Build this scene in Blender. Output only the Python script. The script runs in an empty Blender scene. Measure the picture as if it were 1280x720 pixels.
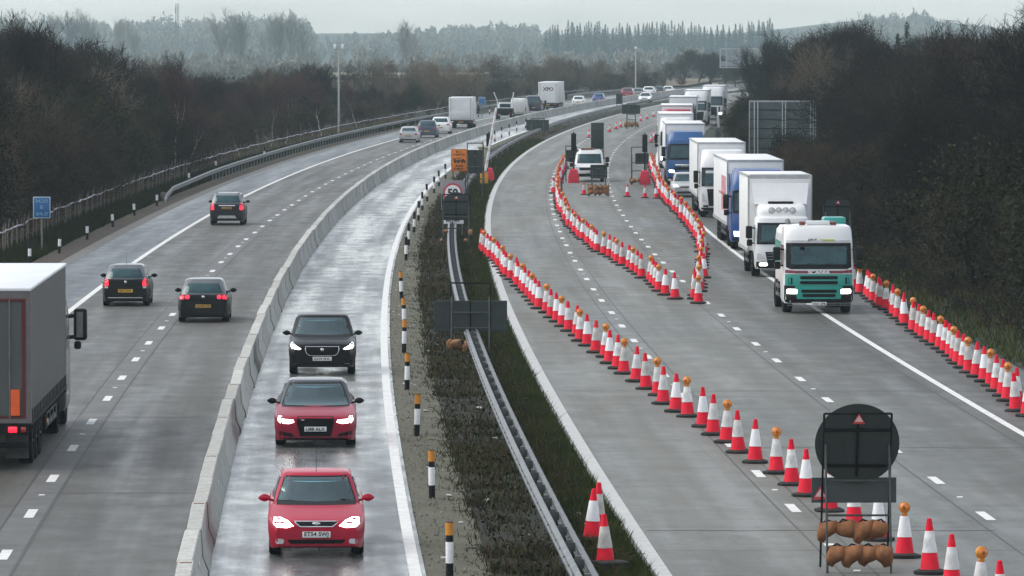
import bpy, bmesh, math, random
import numpy as np
from mathutils import Vector, Matrix
from mathutils.bvhtree import BVHTree

random.seed(7)
RNG = np.random.default_rng(11)
SC = bpy.context.scene
COL = SC.collection
PI = math.pi

# ------------------------------------------------------------------ camera model
FPX = 7000.0
CAMH = 9.65
TH = math.atan(315 / 7000)
CT, ST = math.cos(TH), math.sin(TH)


def P(x, y, z=0.0):
    """Point of the plane at height z that the photograph shows at pixel x, y (1280 x 720)."""
    a = (x - 640) / FPX
    b = (360 - y) / FPX
    d = (a, CT + b * ST, -ST + b * CT)
    t = (z - CAMH) / d[2]
    return Vector((d[0] * t, d[1] * t, z))


def PX(X, Y):
    dep = Y * CT + CAMH * ST
    return 640 + FPX * X / dep


# ------------------------------------------------------------------ road alignment
RP = [(820, 719), (810, 705), (706, 540), (640, 415), (622, 355), (608, 282), (608, 262), (612, 240), (621, 222),
      (640, 205), (675, 180), (730, 155), (795, 137.5), (827, 130)]
_w = np.array([P(*p)[:2] for p in RP])
_poly = np.polyfit((_w[:, 1] - 500) / 400, _w[:, 0], 5)


def RX(Y):
    if Y < 760:
        return float(np.polyval(_poly, (max(Y, 60) - 500) / 400))
    r0 = float(np.polyval(_poly, (760 - 500) / 400))
    d = Y - 760
    return r0 + .083 * d + .0001 * d * d


def off_fn(a, b, cap):
    return lambda Y: a + b * min(Y, cap)


O_E = off_fn(-19.0, .0030, 650)     # left tarmac edge
O_S = off_fn(-16.0, .0036, 650)     # left hard shoulder line
O_D = off_fn(-12.2, .0032, 600)     # left lane line
O_G = off_fn(-8.15, .0017, 700)     # barrier foot, contraflow side
O_K = off_fn(-4.34, .0006, 600)     # contraflow edge line
O_RIGHT = 14.2


def pt(off, Y, z=0.0):
    o = off(Y) if callable(off) else off
    return Vector((RX(Y) + o, Y, z))


def slope(Y):
    return (RX(Y + 4) - RX(Y - 4)) / 8


def heading(Y):
    return -math.atan(slope(Y))


def tang(Y):
    s = slope(Y)
    n = math.hypot(s, 1)
    return Vector((s / n, 1 / n, 0))


# ------------------------------------------------------------------ materials
def lin(h):
    h = h.lstrip('#')
    o = []
    for i in (0, 2, 4):
        c = int(h[i:i + 2], 16) / 255
        o.append(c / 12.92 if c <= .04045 else ((c + .055) / 1.055) ** 2.4)
    return tuple(o)


class NT:
    def __init__(s, name):
        s.m = bpy.data.materials.new(name)
        s.m.use_nodes = True
        s.t = s.m.node_tree
        s.b = s.t.nodes['Principled BSDF']

    def n(s, typ, **kw):
        x = s.t.nodes.new(typ)
        for k, v in kw.items():
            if k.startswith('i_'):
                k2 = k[2:]
                x.inputs[int(k2) if k2.isdigit() else k2].default_value = v
            else:
                setattr(x, k, v)
        return x

    def l(s, a, b):
        s.t.links.new(a, b)

    def math(s, op, a, b=None, c=None, clamp=False):
        x = s.n('ShaderNodeMath', operation=op, use_clamp=clamp)
        for i, v in enumerate((a, b, c)):
            if v is None:
                continue
            if isinstance(v, (int, float)):
                x.inputs[i].default_value = v
            else:
                s.l(v, x.inputs[i])
        return x.outputs[0]

    def mixc(s, f, a, b, mode='MIX'):
        x = s.n('ShaderNodeMix', data_type='RGBA', blend_type=mode)
        for i, v in ((0, f), (6, a), (7, b)):
            if isinstance(v, (int, float)):
                x.inputs[i].default_value = v
            elif isinstance(v, tuple):
                x.inputs[i].default_value = (*v[:3], 1)
            else:
                s.l(v, x.inputs[i])
        return x.outputs[2]

    def noise(s, vec, scale, detail=3, rough=.55):
        x = s.n('ShaderNodeTexNoise')
        x.inputs['Scale'].default_value = scale
        x.inputs['Detail'].default_value = detail
        x.inputs['Roughness'].default_value = rough
        if vec is not None:
            s.l(vec, x.inputs['Vector'])
        return x.outputs['Fac']

    def ramp(s, f, a, b):
        x = s.n('ShaderNodeMapRange')
        x.inputs[1].default_value = a
        x.inputs[2].default_value = b
        s.l(f, x.inputs[0])
        return x.outputs[0]


MATS = {}


def mat(name, c, rough=.6, metal=0.0, var=.12, scale=6.0, dirt=0.0, coat=0.0, emit=0.0, spec=.5, dirtz=.9):
    """Plain surface with a little procedural variation; dirt = road grime thrown up from below (object space height)."""
    if name in MATS:
        return MATS[name]
    N = NT(name)
    b = N.b
    c = lin(c) if isinstance(c, str) else c
    tc = N.n('ShaderNodeTexCoord')
    f = N.noise(tc.outputs['Object'], scale, 4)
    lo = tuple(x * (1 - var) for x in c)
    hi = tuple(min(1, x * (1 + var)) for x in c)
    col = N.mixc(N.ramp(f, .3, .7), lo, hi)
    if dirt > 0:
        sx = N.n('ShaderNodeSeparateXYZ')
        N.l(tc.outputs['Object'], sx.inputs[0])
        g = N.n('ShaderNodeMapRange')
        g.inputs[1].default_value = dirtz
        g.inputs[2].default_value = .1
        N.l(sx.outputs[2], g.inputs[0])
        f2 = N.noise(tc.outputs['Object'], 3.0, 5, .65)
        a = N.math('MULTIPLY', g.outputs[0], N.math('MULTIPLY', N.ramp(f2, .25, .75), dirt), clamp=True)
        col = N.mixc(a, col, (.075, .07, .062))
        N.l(N.math('ADD', N.math('MULTIPLY', a, .6), rough, clamp=True), b.inputs['Roughness'])
    else:
        b.inputs['Roughness'].default_value = rough
    N.l(col, b.inputs['Base Color'])
    b.inputs['Metallic'].default_value = metal
    b.inputs['Specular IOR Level'].default_value = spec
    b.inputs['Coat Weight'].default_value = coat
    b.inputs['Coat Roughness'].default_value = .04
    if emit:
        b.inputs['Emission Color'].default_value = (*c, 1)
        b.inputs['Emission Strength'].default_value = emit
    MATS[name] = N.m
    return N.m


def paint(name, c, dirt=.5, coat=.45, rough=.34, spec=.4):
    return mat('paint ' + name, c, rough=rough, var=.03, scale=2, dirt=dirt, coat=coat, spec=spec)


def road_mat(name, c, rlo, rhi, slab=5.0, joint=.55, wet=0.0, lane0=0.0, dirty=None, spec=.5):
    N = NT(name)
    b = N.b
    uv = N.n('ShaderNodeUVMap')
    sx = N.n('ShaderNodeSeparateXYZ')
    N.l(uv.outputs[0], sx.inputs[0])
    u, v = sx.outputs[0], sx.outputs[1]

    def vec(su, sv):
        cb = N.n('ShaderNodeCombineXYZ')
        N.l(N.math('MULTIPLY', u, su), cb.inputs[0])
        N.l(N.math('MULTIPLY', v, sv), cb.inputs[1])
        return cb.outputs[0]
    vj = N.math('ADD', v, N.math('MULTIPLY', N.noise(vec(.5, .5), 1.0, 3), .25))
    k = N.math('FLOOR', N.math('DIVIDE', v, slab * 3))
    lu = N.math('FLOOR', N.math('DIVIDE', N.math('SUBTRACT', u, lane0), 3.68))
    cb = N.n('ShaderNodeCombineXYZ')
    N.l(lu, cb.inputs[0])
    N.l(k, cb.inputs[1])
    wn = N.n('ShaderNodeTexWhiteNoise', noise_dimensions='2D')
    N.l(cb.outputs[0], wn.inputs['Vector'])
    slabv = N.math('MULTIPLY_ADD', wn.outputs['Value'], .22, .89)
    streak = N.math('MULTIPLY_ADD', N.noise(vec(1.3, .012), 1.0, 4), .42, .79)
    blotch = N.math('MULTIPLY_ADD', N.noise(vec(.35, .06), 1.0, 5, .6), .34, .83)
    fine = N.math('MULTIPLY_ADD', N.noise(vec(3.0, 3.0), 1.0, 6, .7), .35, .83)
    brush = N.math('MULTIPLY_ADD', N.noise(vec(.6, 6.0), 1.0, 3, .6), .35, .83)
    tot = N.math('MULTIPLY', N.math('MULTIPLY', slabv, streak), N.math('MULTIPLY', blotch, N.math('MULTIPLY', fine, brush)))
    # transverse joints
    fr = N.math('ABSOLUTE', N.math('SUBTRACT', N.math('FRACT', N.math('DIVIDE', vj, slab)), .5))
    jn = N.math('GREATER_THAN', fr, .5 - .045 / slab)
    jn = N.math('MULTIPLY', jn, N.ramp(N.noise(vec(.8, .3), 1.0, 4), .30, .60))
    tot = N.math('MULTIPLY', tot, N.math('SUBTRACT', 1.0, N.math('MULTIPLY', jn, joint)))
    crk = N.math('ABSOLUTE', N.math('SUBTRACT', N.noise(vec(.25, .10), 1.0, 5, .7), .52))
    ck = N.math('LESS_THAN', crk, .0016)
    tot = N.math('MULTIPLY', tot, N.math('SUBTRACT', 1.0, N.math('MULTIPLY', ck, .35)))
    if dirty:
        tot = N.math('MULTIPLY', tot, N.math('SUBTRACT', 1.0, N.math('MULTIPLY', N.ramp(u, dirty[0], dirty[1]), dirty[2])))
    b.inputs['Specular IOR Level'].default_value = spec
    cm = N.n('ShaderNodeVectorMath', operation='SCALE')
    cm.inputs[0].default_value = c
    N.l(tot, cm.inputs['Scale'])
    tint = N.mixc(N.ramp(N.noise(vec(.2, .03), 1.0, 3), .35, .65), (1.0, .97, .92), (.94, 1.0, 1.04))
    col = N.mixc(1.0, cm.outputs[0], tint, 'MULTIPLY')
    N.l(col, b.inputs['Base Color'])
    rn = N.noise(vec(.9, .03), 1.0, 4)
    rb = N.noise(vec(1.0, .5), 1.0, 4)
    rr = N.ramp(N.math('ADD', N.math('MULTIPLY', rn, .6), N.math('MULTIPLY', rb, .4)), .38, .62)
    N.l(N.math('MULTIPLY_ADD', rr, rhi - rlo, rlo), b.inputs['Roughness'])
    bp = N.n('ShaderNodeBump')
    bp.inputs['Strength'].default_value = .35 if not wet else .22
    bp.inputs['Distance'].default_value = .02
    hb = N.math('ADD', N.noise(vec(.8, 7.0), 1.0, 3), N.math('MULTIPLY', N.noise(vec(14, 14), 1.0, 3), .3))
    N.l(hb, bp.inputs['Height'])
    N.l(bp.outputs[0], b.inputs['Normal'])
    return N.m


def soil_mat(name, cols, scale=.8):
    N = NT(name)
    tc = N.n('ShaderNodeTexCoord')
    o = tc.outputs['Object']
    f1 = N.ramp(N.noise(o, scale, 6, .65), .35, .65)
    f2 = N.ramp(N.noise(o, scale * 6, 6, .7), .35, .7)
    c = N.mixc(f1, cols[0], cols[1])
    c = N.mixc(f2, c, cols[2])
    N.l(c, N.b.inputs['Base Color'])
    N.b.inputs['Roughness'].default_value = .95
    bp = N.n('ShaderNodeBump')
    bp.inputs['Strength'].default_value = .8
    bp.inputs['Distance'].default_value = .1
    N.l(N.noise(o, scale * 10, 5, .7), bp.inputs['Height'])
    N.l(bp.outputs[0], N.b.inputs['Normal'])
    return N.m


def line_mat(name, c, worn=.35):
    N = NT(name)
    tc = N.n('ShaderNodeTexCoord')
    f = N.ramp(N.noise(tc.outputs['Object'], 2.5, 7, .75), .30, .62)
    f = N.math('MAXIMUM', N.math('MULTIPLY', f, worn), 0.0)
    col = N.mixc(N.math('SUBTRACT', worn, f), c, (.22, .22, .21))
    N.l(col, N.b.inputs['Base Color'])
    N.b.inputs['Roughness'].default_value = .6
    return N.m


def concrete_mat():
    N = NT('barrier concrete')
    tc = N.n('ShaderNodeTexCoord')
    o = tc.outputs['Object']
    oi = N.n('ShaderNodeObjectInfo')
    f = N.ramp(N.noise(o, 3.0, 6, .7), .3, .7)
    c = N.mixc(f, (.36, .365, .34), (.58, .585, .56))
    c = N.mixc(1.0, c, N.mixc(oi.outputs['Random'], (.82, .82, .80), (1.1, 1.1, 1.1)), 'MULTIPLY')
    sx = N.n('ShaderNodeSeparateXYZ')
    N.l(o, sx.inputs[0])
    st = N.ramp(N.noise(o, 9.0, 4, .6), .45, .75)
    c = N.mixc(N.math('MULTIPLY', st, .5), c, (.13, .125, .11))
    N.l(c, N.b.inputs['Base Color'])
    N.b.inputs['Roughness'].default_value = .85
    return N.m


def bark_mat(name, a, b, scale=3.0):
    N = NT(name)
    tc = N.n('ShaderNodeTexCoord')
    oi = N.n('ShaderNodeObjectInfo')
    f = N.ramp(N.noise(tc.outputs['Object'], scale, 3), .35, .65)
    c = N.mixc(f, a, b)
    c = N.mixc(1.0, c, N.mixc(oi.outputs['Random'], (.45, .42, .42), (1.7, 1.55, 1.4)), 'MULTIPLY')
    N.l(c, N.b.inputs['Base Color'])
    N.b.inputs['Roughness'].default_value = .95
    N.b.inputs['Specular IOR Level'].default_value = .15
    return N.m


def glass_mat():
    N = NT('vehicle glass')
    tc = N.n('ShaderNodeTexCoord')
    f = N.noise(tc.outputs['Object'], 1.3, 3)
    c = N.mixc(N.ramp(f, .35, .65), (.006, .018, .020), (.020, .055, .060))
    N.l(c, N.b.inputs['Base Color'])
    N.b.inputs['Roughness'].default_value = .05
    N.b.inputs['Specular IOR Level'].default_value = .65
    N.b.inputs['Specular Tint'].default_value = (.72, .96, 1, 1)
    N.b.inputs['Coat Weight'].default_value = .15
    N.b.inputs['Coat Roughness'].default_value = .02
    N.b.inputs['Coat Tint'].default_value = (.8, .95, 1, 1)
    return N.m


M = {}
M['glass'] = glass_mat()
M['tyre'] = mat('tyre rubber', (.006, .006, .006), .85, var=.3, spec=.2)
M['rim'] = mat('alloy', (.35, .35, .36), .35, metal=.8, var=.2)
M['steelrim'] = mat('truck rim', (.16, .16, .16), .5, metal=.5, var=.3)
M['black'] = mat('black plastic', (.005, .005, .0055), .55, var=.25, spec=.25)
M['mesh'] = mat('dark grille', (.003, .003, .0035), .6, var=.3, spec=.2)
M['chrome'] = mat('chrome', (.7, .7, .7), .15, metal=1, var=.05)
M['headlamp'] = mat('lit headlamp', (1, .97, .92), .2, emit=4.0, var=0)
M['lens'] = mat('clear lens', (.55, .56, .57), .15, var=.2, coat=.8)
M['tail'] = mat('lit tail lamp', (.75, .012, .035), .2, emit=.75, var=.2, scale=30, coat=.6)
M['taildark'] = mat('unlit tail lamp', (.35, .01, .015), .2, var=.3, coat=.6)
M['reverse'] = mat('pale lens', (.5, .45, .45), .2, var=.1, coat=.6)
M['platew'] = mat('white plate', (.75, .75, .74), .5, var=.06)
M['platey'] = mat('yellow plate', (.72, .42, .05), .5, var=.1)
M['ink'] = mat('plate ink', (.012, .012, .012), .6)
M['white'] = paint('white', (.78, .79, .79), .35)
M['trailwhite'] = mat('trailer white', (.76, .77, .77), .5, var=.05, scale=1.2, dirt=.35, dirtz=2.4)
M['trim'] = mat('aluminium trim', (.42, .43, .44), .45, metal=.2, var=.2, scale=2)
M['chassis'] = mat('chassis', (.007, .007, .0075), .75, var=.4, scale=3, spec=.2)
M['galv'] = mat('galvanised steel', (.155, .165, .17), .5, metal=.45, var=.35, scale=4)
M['galvdark'] = mat('weathered steel', (.16, .17, .17), .6, metal=.4, var=.3, scale=4)
M['wood'] = mat('grey timber', (.13, .115, .10), .9, var=.35, scale=5)
M['signback'] = mat('sign back grey green', (.022, .031, .029), .55, var=.12, scale=3)
M['signgrey'] = mat('sign back grey', (.038, .048, .048), .5, var=.15, scale=2)
M['frame'] = mat('sign frame steel', (.06, .065, .065), .5, metal=.5, var=.3)
M['conered'] = mat('cone red', (.72, .006, .030), .6, spec=.2, var=.10, scale=7, dirt=.25, dirtz=.35)
M['conewhite'] = mat('cone sleeve', (.80, .80, .81), .4, var=.08, scale=9)
M['conebase'] = mat('cone rubber', (.016, .015, .015), .85, var=.4)
M['amber'] = mat('amber lens', (.70, .20, .015), .25, var=.15, scale=30, coat=.6)
M['amberbody'] = mat('lamp body', (.52, .20, .015), .5, var=.2)
M['sand'] = mat('sandbag', (.23, .105, .052), .95, var=.55, scale=4, spec=.1)
M['sandpale'] = mat('pale sandbag', (.26, .14, .075), .95, var=.4, scale=5, spec=.1)
M['yellow'] = mat('yellow steel', (.75, .42, .02), .45, var=.12, scale=4)
M['redplastic'] = mat('red plastic', (.58, .008, .035), .45, var=.1, scale=4)
M['orange'] = mat('orange board', (.72, .20, .018), .5, var=.06)
M['reflred'] = mat('reflector red', (.55, .05, .06), .4, var=.1)
M['pinkwhite'] = mat('sticker pink white', (.72, .50, .50), .5, var=.1)
M['bluesign'] = mat('blue sign', (.01, .10, .30), .4, var=.1)
M['hedge'] = bark_mat('bare twigs', (.009, .0075, .0068), (.033, .026, .021))
M['bark'] = bark_mat('bark', (.014, .0125, .011), (.03, .026, .02))
M['birch'] = bark_mat('birch bark', (.30, .29, .27), (.45, .43, .40), 2.0)
M['birchtwig'] = bark_mat('birch twigs', (.045, .030, .034), (.075, .050, .052))
M['ivy'] = bark_mat('ivy leaf', (.010, .013, .007), (.024, .028, .013), 1.5)
M['conifer'] = bark_mat('conifer needles', (.016, .034, .022), (.032, .055, .034), .6)
M['farwood_hazed'] = bark_mat('far twigs paled for haze', (.18, .19, .18), (.24, .24, .22), .05)  # twigs painted extra pale: the colour carries part of the distance haze
M['palewood'] = bark_mat('pale twigs', (.085, .075, .058), (.12, .105, .08))
M['grass'] = bark_mat('grass blade', (.014, .027, .006), (.040, .052, .014), .7)
M['deadgrass'] = bark_mat('dead grass', (.07, .055, .03), (.13, .10, .06), .7)
M['bramble'] = bark_mat('bramble stems', (.016, .012, .009), (.075, .060, .042), 1.6)


# ------------------------------------------------------------------ mesh builder
class MB:
    def __init__(s):
        s.v = []
        s.f = []
        s.m = []

    def add(s, vs, fs, m=0):
        k = len(s.v)
        s.v.extend([tuple(p) for p in vs])
        for f in fs:
            s.f.append(tuple(i + k for i in f))
            s.m.append(m)
        return s

    def box(s, x0, x1, y0, y1, z0, z1, m=0, bev=0.0, mtx=None):
        if bev <= 0:
            vs = [(x, y, z) for z in (z0, z1) for y in (y0, y1) for x in (x0, x1)]
            fs = [(0, 2, 3, 1), (4, 5, 7, 6), (0, 1, 5, 4), (2, 6, 7, 3), (0, 4, 6, 2), (1, 3, 7, 5)]
        else:
            bm = bmesh.new()
            bmesh.ops.create_cube(bm, size=1)
            for q in bm.verts:
                q.co = Vector(((x0 + x1) / 2 + q.co.x * (x1 - x0), (y0 + y1) / 2 + q.co.y * (y1 - y0), (z0 + z1) / 2 + q.co.z * (z1 - z0)))
            bmesh.ops.bevel(bm, geom=bm.edges[:], offset=bev, segments=2, affect='EDGES', profile=.5)
            bm.verts.index_update()
            vs = [q.co[:] for q in bm.verts]
            fs = [[q.index for q in f.verts] for f in bm.faces]
            bm.free()
        if mtx is not None:
            vs = [mtx @ Vector(p) for p in vs]
        return s.add(vs, fs, m)

    def tube(s, pts, r, n=6, m=0, caps=True):
        pts = [Vector(p) for p in pts]
        rs = r if isinstance(r, (list, tuple)) else [r] * len(pts)
        vs = []
        for i, p in enumerate(pts):
            d = (pts[min(i + 1, len(pts) - 1)] - pts[max(i - 1, 0)]).normalized()
            a = Vector((0, 0, 1)) if abs(d.z) < .9 else Vector((1, 0, 0))
            e1 = d.cross(a).normalized()
            e2 = d.cross(e1)
            for k in range(n):
                t = 2 * PI * (k + .5) / n
                vs.append(p + e1 * (rs[i] * math.cos(t)) + e2 * (rs[i] * math.sin(t)))
        fs = []
        for i in range(len(pts) - 1):
            for k in range(n):
                k2 = (k + 1) % n
                fs.append((i * n + k, i * n + k2, (i + 1) * n + k2, (i + 1) * n + k))
        if caps:
            fs.append(tuple(range(n)))
            fs.append(tuple((len(pts) - 1) * n + k for k in reversed(range(n))))
        return s.add(vs, fs, m)

    def lathe(s, prof, n=16, m=0, axis='z', c=(0, 0, 0), caps=True):
        vs = []
        for r, h in prof:
            for k in range(n):
                t = 2 * PI * k / n
                a, b = r * math.cos(t), r * math.sin(t)
                q = (a, b, h) if axis == 'z' else ((h, a, b) if axis == 'x' else (a, h, b))
                vs.append((q[0] + c[0], q[1] + c[1], q[2] + c[2]))
        fs = []
        for i in range(len(prof) - 1):
            for k in range(n):
                k2 = (k + 1) % n
                fs.append((i * n + k, i * n + k2, (i + 1) * n + k2, (i + 1) * n + k))
        if caps:
            fs.append(tuple(reversed(range(n))))
            fs.append(tuple((len(prof) - 1) * n + k for k in range(n)))
        return s.add(vs, fs, m)

    def loft(s, rings, m=0, caps=True):
        n = len(rings[0])
        vs = [p for r in rings for p in r]
        fs = []
        for i in range(len(rings) - 1):
            for k in range(n):
                k2 = (k + 1) % n
                fs.append((i * n + k, i * n + k2, (i + 1) * n + k2, (i + 1) * n + k))
        if caps:
            fs.append(tuple(reversed(range(n))))
            fs.append(tuple((len(rings) - 1) * n + k for k in range(n)))
        return s.add(vs, fs, m)

    def mesh(s, me, mtx, m=0):
        return s.add([mtx @ v.co for v in me.vertices], [tuple(p.vertices) for p in me.polygons], m)

    def bvh(s):
        return BVHTree.FromPolygons([Vector(p) for p in s.v], s.f)

    def data(s, name, mats, smooth=35):
        me = bpy.data.meshes.new(name)
        me.from_pydata(s.v, [], s.f)
        mats = mats if isinstance(mats, (list, tuple)) else [mats]
        for q in mats:
            me.materials.append(q)
        if len(mats) > 1:
            me.polygons.foreach_set('material_index', s.m)
        bm = bmesh.new()
        bm.from_mesh(me)
        bmesh.ops.recalc_face_normals(bm, faces=bm.faces[:])
        bm.to_mesh(me)
        bm.free()
        if smooth:
            me.polygons.foreach_set('use_smooth', [True] * len(me.polygons))
            me.set_sharp_from_angle(angle=math.radians(smooth))
        me.update()
        return me

    def build(s, name, mats, parent=None, smooth=35):
        return link(name, s.data(name, mats, smooth), parent)


def link(name, data, parent=None):
    o = bpy.data.objects.new(name, data)
    COL.objects.link(o)
    if parent is not None:
        o.parent = parent
    return o


def tag(o, label=None, cat=None, group=None, kind=None):
    if label:
        o['label'] = label
    if cat:
        o['category'] = cat
    if group:
        o['group'] = group
    if kind:
        o['kind'] = kind
    return o


def thing(name, label, cat, loc=(0, 0, 0), rz=0.0, group=None):
    o = link(name, None)
    o.empty_display_size = .2
    o.location = loc
    o.rotation_euler = (0, 0, rz)
    return tag(o, label, cat, group)


def copy_tree(o, parent=None):
    c = o.copy()
    COL.objects.link(c)
    c.parent = parent
    for ch in list(o.children):
        copy_tree(ch, c)
    return c


_txt = {}


def text_mesh(s, size, w=None, bold=0.0):
    key = (s, size, w, bold)
    if key in _txt:
        return _txt[key]
    cu = bpy.data.curves.new('lettering', 'FONT')
    cu.body = s
    cu.size = size
    cu.extrude = .004
    cu.offset = bold
    cu.align_x = 'CENTER'
    cu.align_y = 'CENTER'
    o = bpy.data.objects.new('lettering', cu)
    COL.objects.link(o)
    dg = bpy.context.evaluated_depsgraph_get()
    me = bpy.data.meshes.new_from_object(o.evaluated_get(dg))
    bpy.data.objects.remove(o)
    xs = [v.co.x for v in me.vertices]
    ys = [v.co.y for v in me.vertices]
    cx, cy, ww = (min(xs) + max(xs)) / 2, (min(ys) + max(ys)) / 2, max(xs) - min(xs)
    k = (w / ww) if w else 1.0
    for v in me.vertices:
        v.co = ((v.co.x - cx) * k, v.co.y - cy, v.co.z)
    _txt[key] = me
    return me


# text standing in the x-z plane, read from -y (front) or from +y (rear, turned)
FRONT = Matrix.Rotation(PI / 2, 4, 'X')
REAR = Matrix.Rotation(PI, 4, 'Z') @ FRONT


def rect(x0, x1, z0, z1):
    return [(x0, z0), (x1, z0), (x1, z1), (x0, z1)]


def rrect(x0, x1, z0, z1, r, n=4):
    o = []
    for cx, cz, a in ((x1 - r, z0 + r, -PI / 2), (x1 - r, z1 - r, 0), (x0 + r, z1 - r, PI / 2), (x0 + r, z0 + r, PI)):
        for k in range(n + 1):
            t = a + PI / 2 * k / n
            o.append((cx + r * math.cos(t), cz + r * math.sin(t)))
    return o


def mirror_poly(o):
    return [(-x, z) for x, z in reversed(o)]


def decal(bvh, outline, side, name, material, parent, off=.01, deep=.03, step=.09):
    """A panel (pane, lamp, grille) cut to an outline and laid on the surface it belongs to, with its own thickness."""
    bm = bmesh.new()
    vs = [bm.verts.new((a, 0, b)) for a, b in outline]
    bm.faces.new(vs)
    xs = [a for a, b in outline]
    zs = [b for a, b in outline]
    for lo, hi, no in ((min(xs), max(xs), (1, 0, 0)), (min(zs), max(zs), (0, 0, 1))):
        k = int((hi - lo) / step)
        for i in range(1, k + 1):
            q = lo + (hi - lo) * i / (k + 1)
            bmesh.ops.bisect_plane(bm, geom=bm.verts[:] + bm.edges[:] + bm.faces[:], plane_co=Vector(no) * q, plane_no=no)
    d = {'front': Vector((0, 1, 0)), 'rear': Vector((0, -1, 0)), 'left': Vector((1, 0, 0)), 'right': Vector((-1, 0, 0))}[side]
    last = None
    miss = []
    for v in bm.verts:
        a, b = v.co.x, v.co.z
        o = Vector((a, 0, b)) if side in ('front', 'rear') else Vector((0, a, b))
        h = bvh.ray_cast(o - d * 60, d)
        if h[0] is None:
            miss.append((v, o))
        else:
            last = h[0]
            v.co = h[0] - d * off
    for v, o in miss:
        near = bvh.find_nearest(o + d * ((last or o).dot(d)))
        v.co = near[0] - d * off
    r = bmesh.ops.extrude_face_region(bm, geom=bm.faces[:])
    for q in r['geom']:
        if isinstance(q, bmesh.types.BMVert):
            q.co += d * (off + deep)
    bmesh.ops.recalc_face_normals(bm, faces=bm.faces[:])
    me = bpy.data.meshes.new(name)
    bm.to_mesh(me)
    bm.free()
    me.materials.append(material)
    me.polygons.foreach_set('use_smooth', [True] * len(me.polygons))
    me.set_sharp_from_angle(angle=math.radians(40))
    return link(name, me, parent)


def ring_rr(hw, yf, yr, z, r, bulge=0.0, rb=0.0, n=5, nx=7):
    """Rounded rectangle in plan, its front bowed by bulge and its rear by rb."""
    o = []

    def fx(x):
        return bulge * (x / hw) ** 2
    ym = (yf + yr) / 2
    for x in np.linspace(-hw + r, hw - r, nx):
        o.append((x, yf + fx(x), z))
    for k in range(1, n):
        t = -PI / 2 + PI / 2 * k / n
        o.append((hw - r + r * math.cos(t), yf + bulge + r + r * math.sin(t), z))
    for y in np.linspace(yf + bulge + r, yr - rb - r, 5):
        o.append((hw, y, z))
    for k in range(1, n):
        t = PI / 2 * k / n
        o.append((hw - r + r * math.cos(t), yr - rb - r + r * math.sin(t), z))
    for x in np.linspace(hw - r, -hw + r, nx):
        o.append((x, yr - rb * (x / hw) ** 2, z))
    for k in range(1, n):
        t = PI / 2 + PI / 2 * k / n
        o.append((-hw + r + r * math.cos(t), yr - rb - r + r * math.sin(t), z))
    for y in np.linspace(yr - rb - r, yf + bulge + r, 5):
        o.append((-hw, y, z))
    for k in range(1, n):
        t = PI + PI / 2 * k / n
        o.append((-hw + r + r * math.cos(t), yf + bulge + r + r * math.sin(t), z))
    return o


def wheel(parent, x, y, r, w, rimmat, name='wheel'):
    t = MB()
    t.lathe([(r * .60, -w / 2), (r * .93, -w / 2), (r, -w / 2 + .03), (r, w / 2 - .03), (r * .93, w / 2), (r * .60, w / 2)], 22, axis='x', caps=False)
    o = t.build(name, M['tyre'], parent)
    o.location = (x, y, r)
    q = MB()
    sx = 1 if x > 0 else -1
    q.lathe([(r * .62, -w / 2 * .9), (r * .62, w / 2 * .8), (r * .5, w / 2 * .55), (r * .2, w / 2 * .7), (.02, w / 2 * .72)], 18, axis='x')
    for k in range(5):
        a = 2 * PI * k / 5
        q.tube([(w * .38, .1 * math.cos(a), .1 * math.sin(a)), (w * .40, r * .55 * math.cos(a), r * .55 * math.sin(a))], .03, 4)
    rim = q.build('rim', rimmat, o)
    if sx < 0:
        rim.rotation_euler = (0, 0, PI)
    return o


def plate(parent, text, y, z, w, side, x=0.0, dark='ink', back=None):
    b = MB()
    b.box(-w / 2, w / 2, -.012, .012, -.056, .056, 0, .006)
    tm = text_mesh(text, .105, w * .86, .002)
    T = Matrix.Translation((0, -.013, 0)) @ FRONT if side == 'front' else Matrix.Translation((0, .013, 0)) @ REAR
    b.mesh(tm, T, 1)
    o = b.build('number_plate', [back or (M['platew'] if side == 'front' else M['platey']), M['ink']], parent)
    o.location = (x, y, z)
    return o


# ------------------------------------------------------------------ cars
CAR_HATCH = dict(L=4.2, W=1.75, H=1.46, ya=.82, yb=3.42, wr=.31, zb=.17,
                 top=[(0, .60), (.06, .66), (.35, .75), (1.0, .90), (1.2, .93), (3.4, .96), (3.95, .95), (4.1, .90), (4.2, .72)],
                 cab=(1.02, 1.85, 3.45, 4.06), belt=.90, roofw=.56, basew=.795)
CAR_SEDAN = dict(L=4.73, W=1.81, H=1.45, ya=.92, yb=3.68, wr=.32, zb=.17,
                 top=[(0, .60), (.05, .665), (.3, .73), (1.0, .86), (1.3, .91), (3.7, .97), (4.55, .98), (4.66, .94), (4.73, .75)],
                 cab=(1.22, 2.02, 3.35, 4.15), belt=.90, roofw=.575, basew=.80)
CAR_SUV = dict(L=4.42, W=1.93, H=1.65, ya=.88, yb=3.58, wr=.36, zb=.22,
               top=[(0, .78), (.06, .86), (.35, .95), (1.0, 1.04), (1.25, 1.07), (3.6, 1.12), (4.2, 1.12), (4.33, 1.05), (4.42, .85)],
               cab=(1.12, 1.95, 3.65, 4.28), belt=1.05, roofw=.60, basew=.83)


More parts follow.
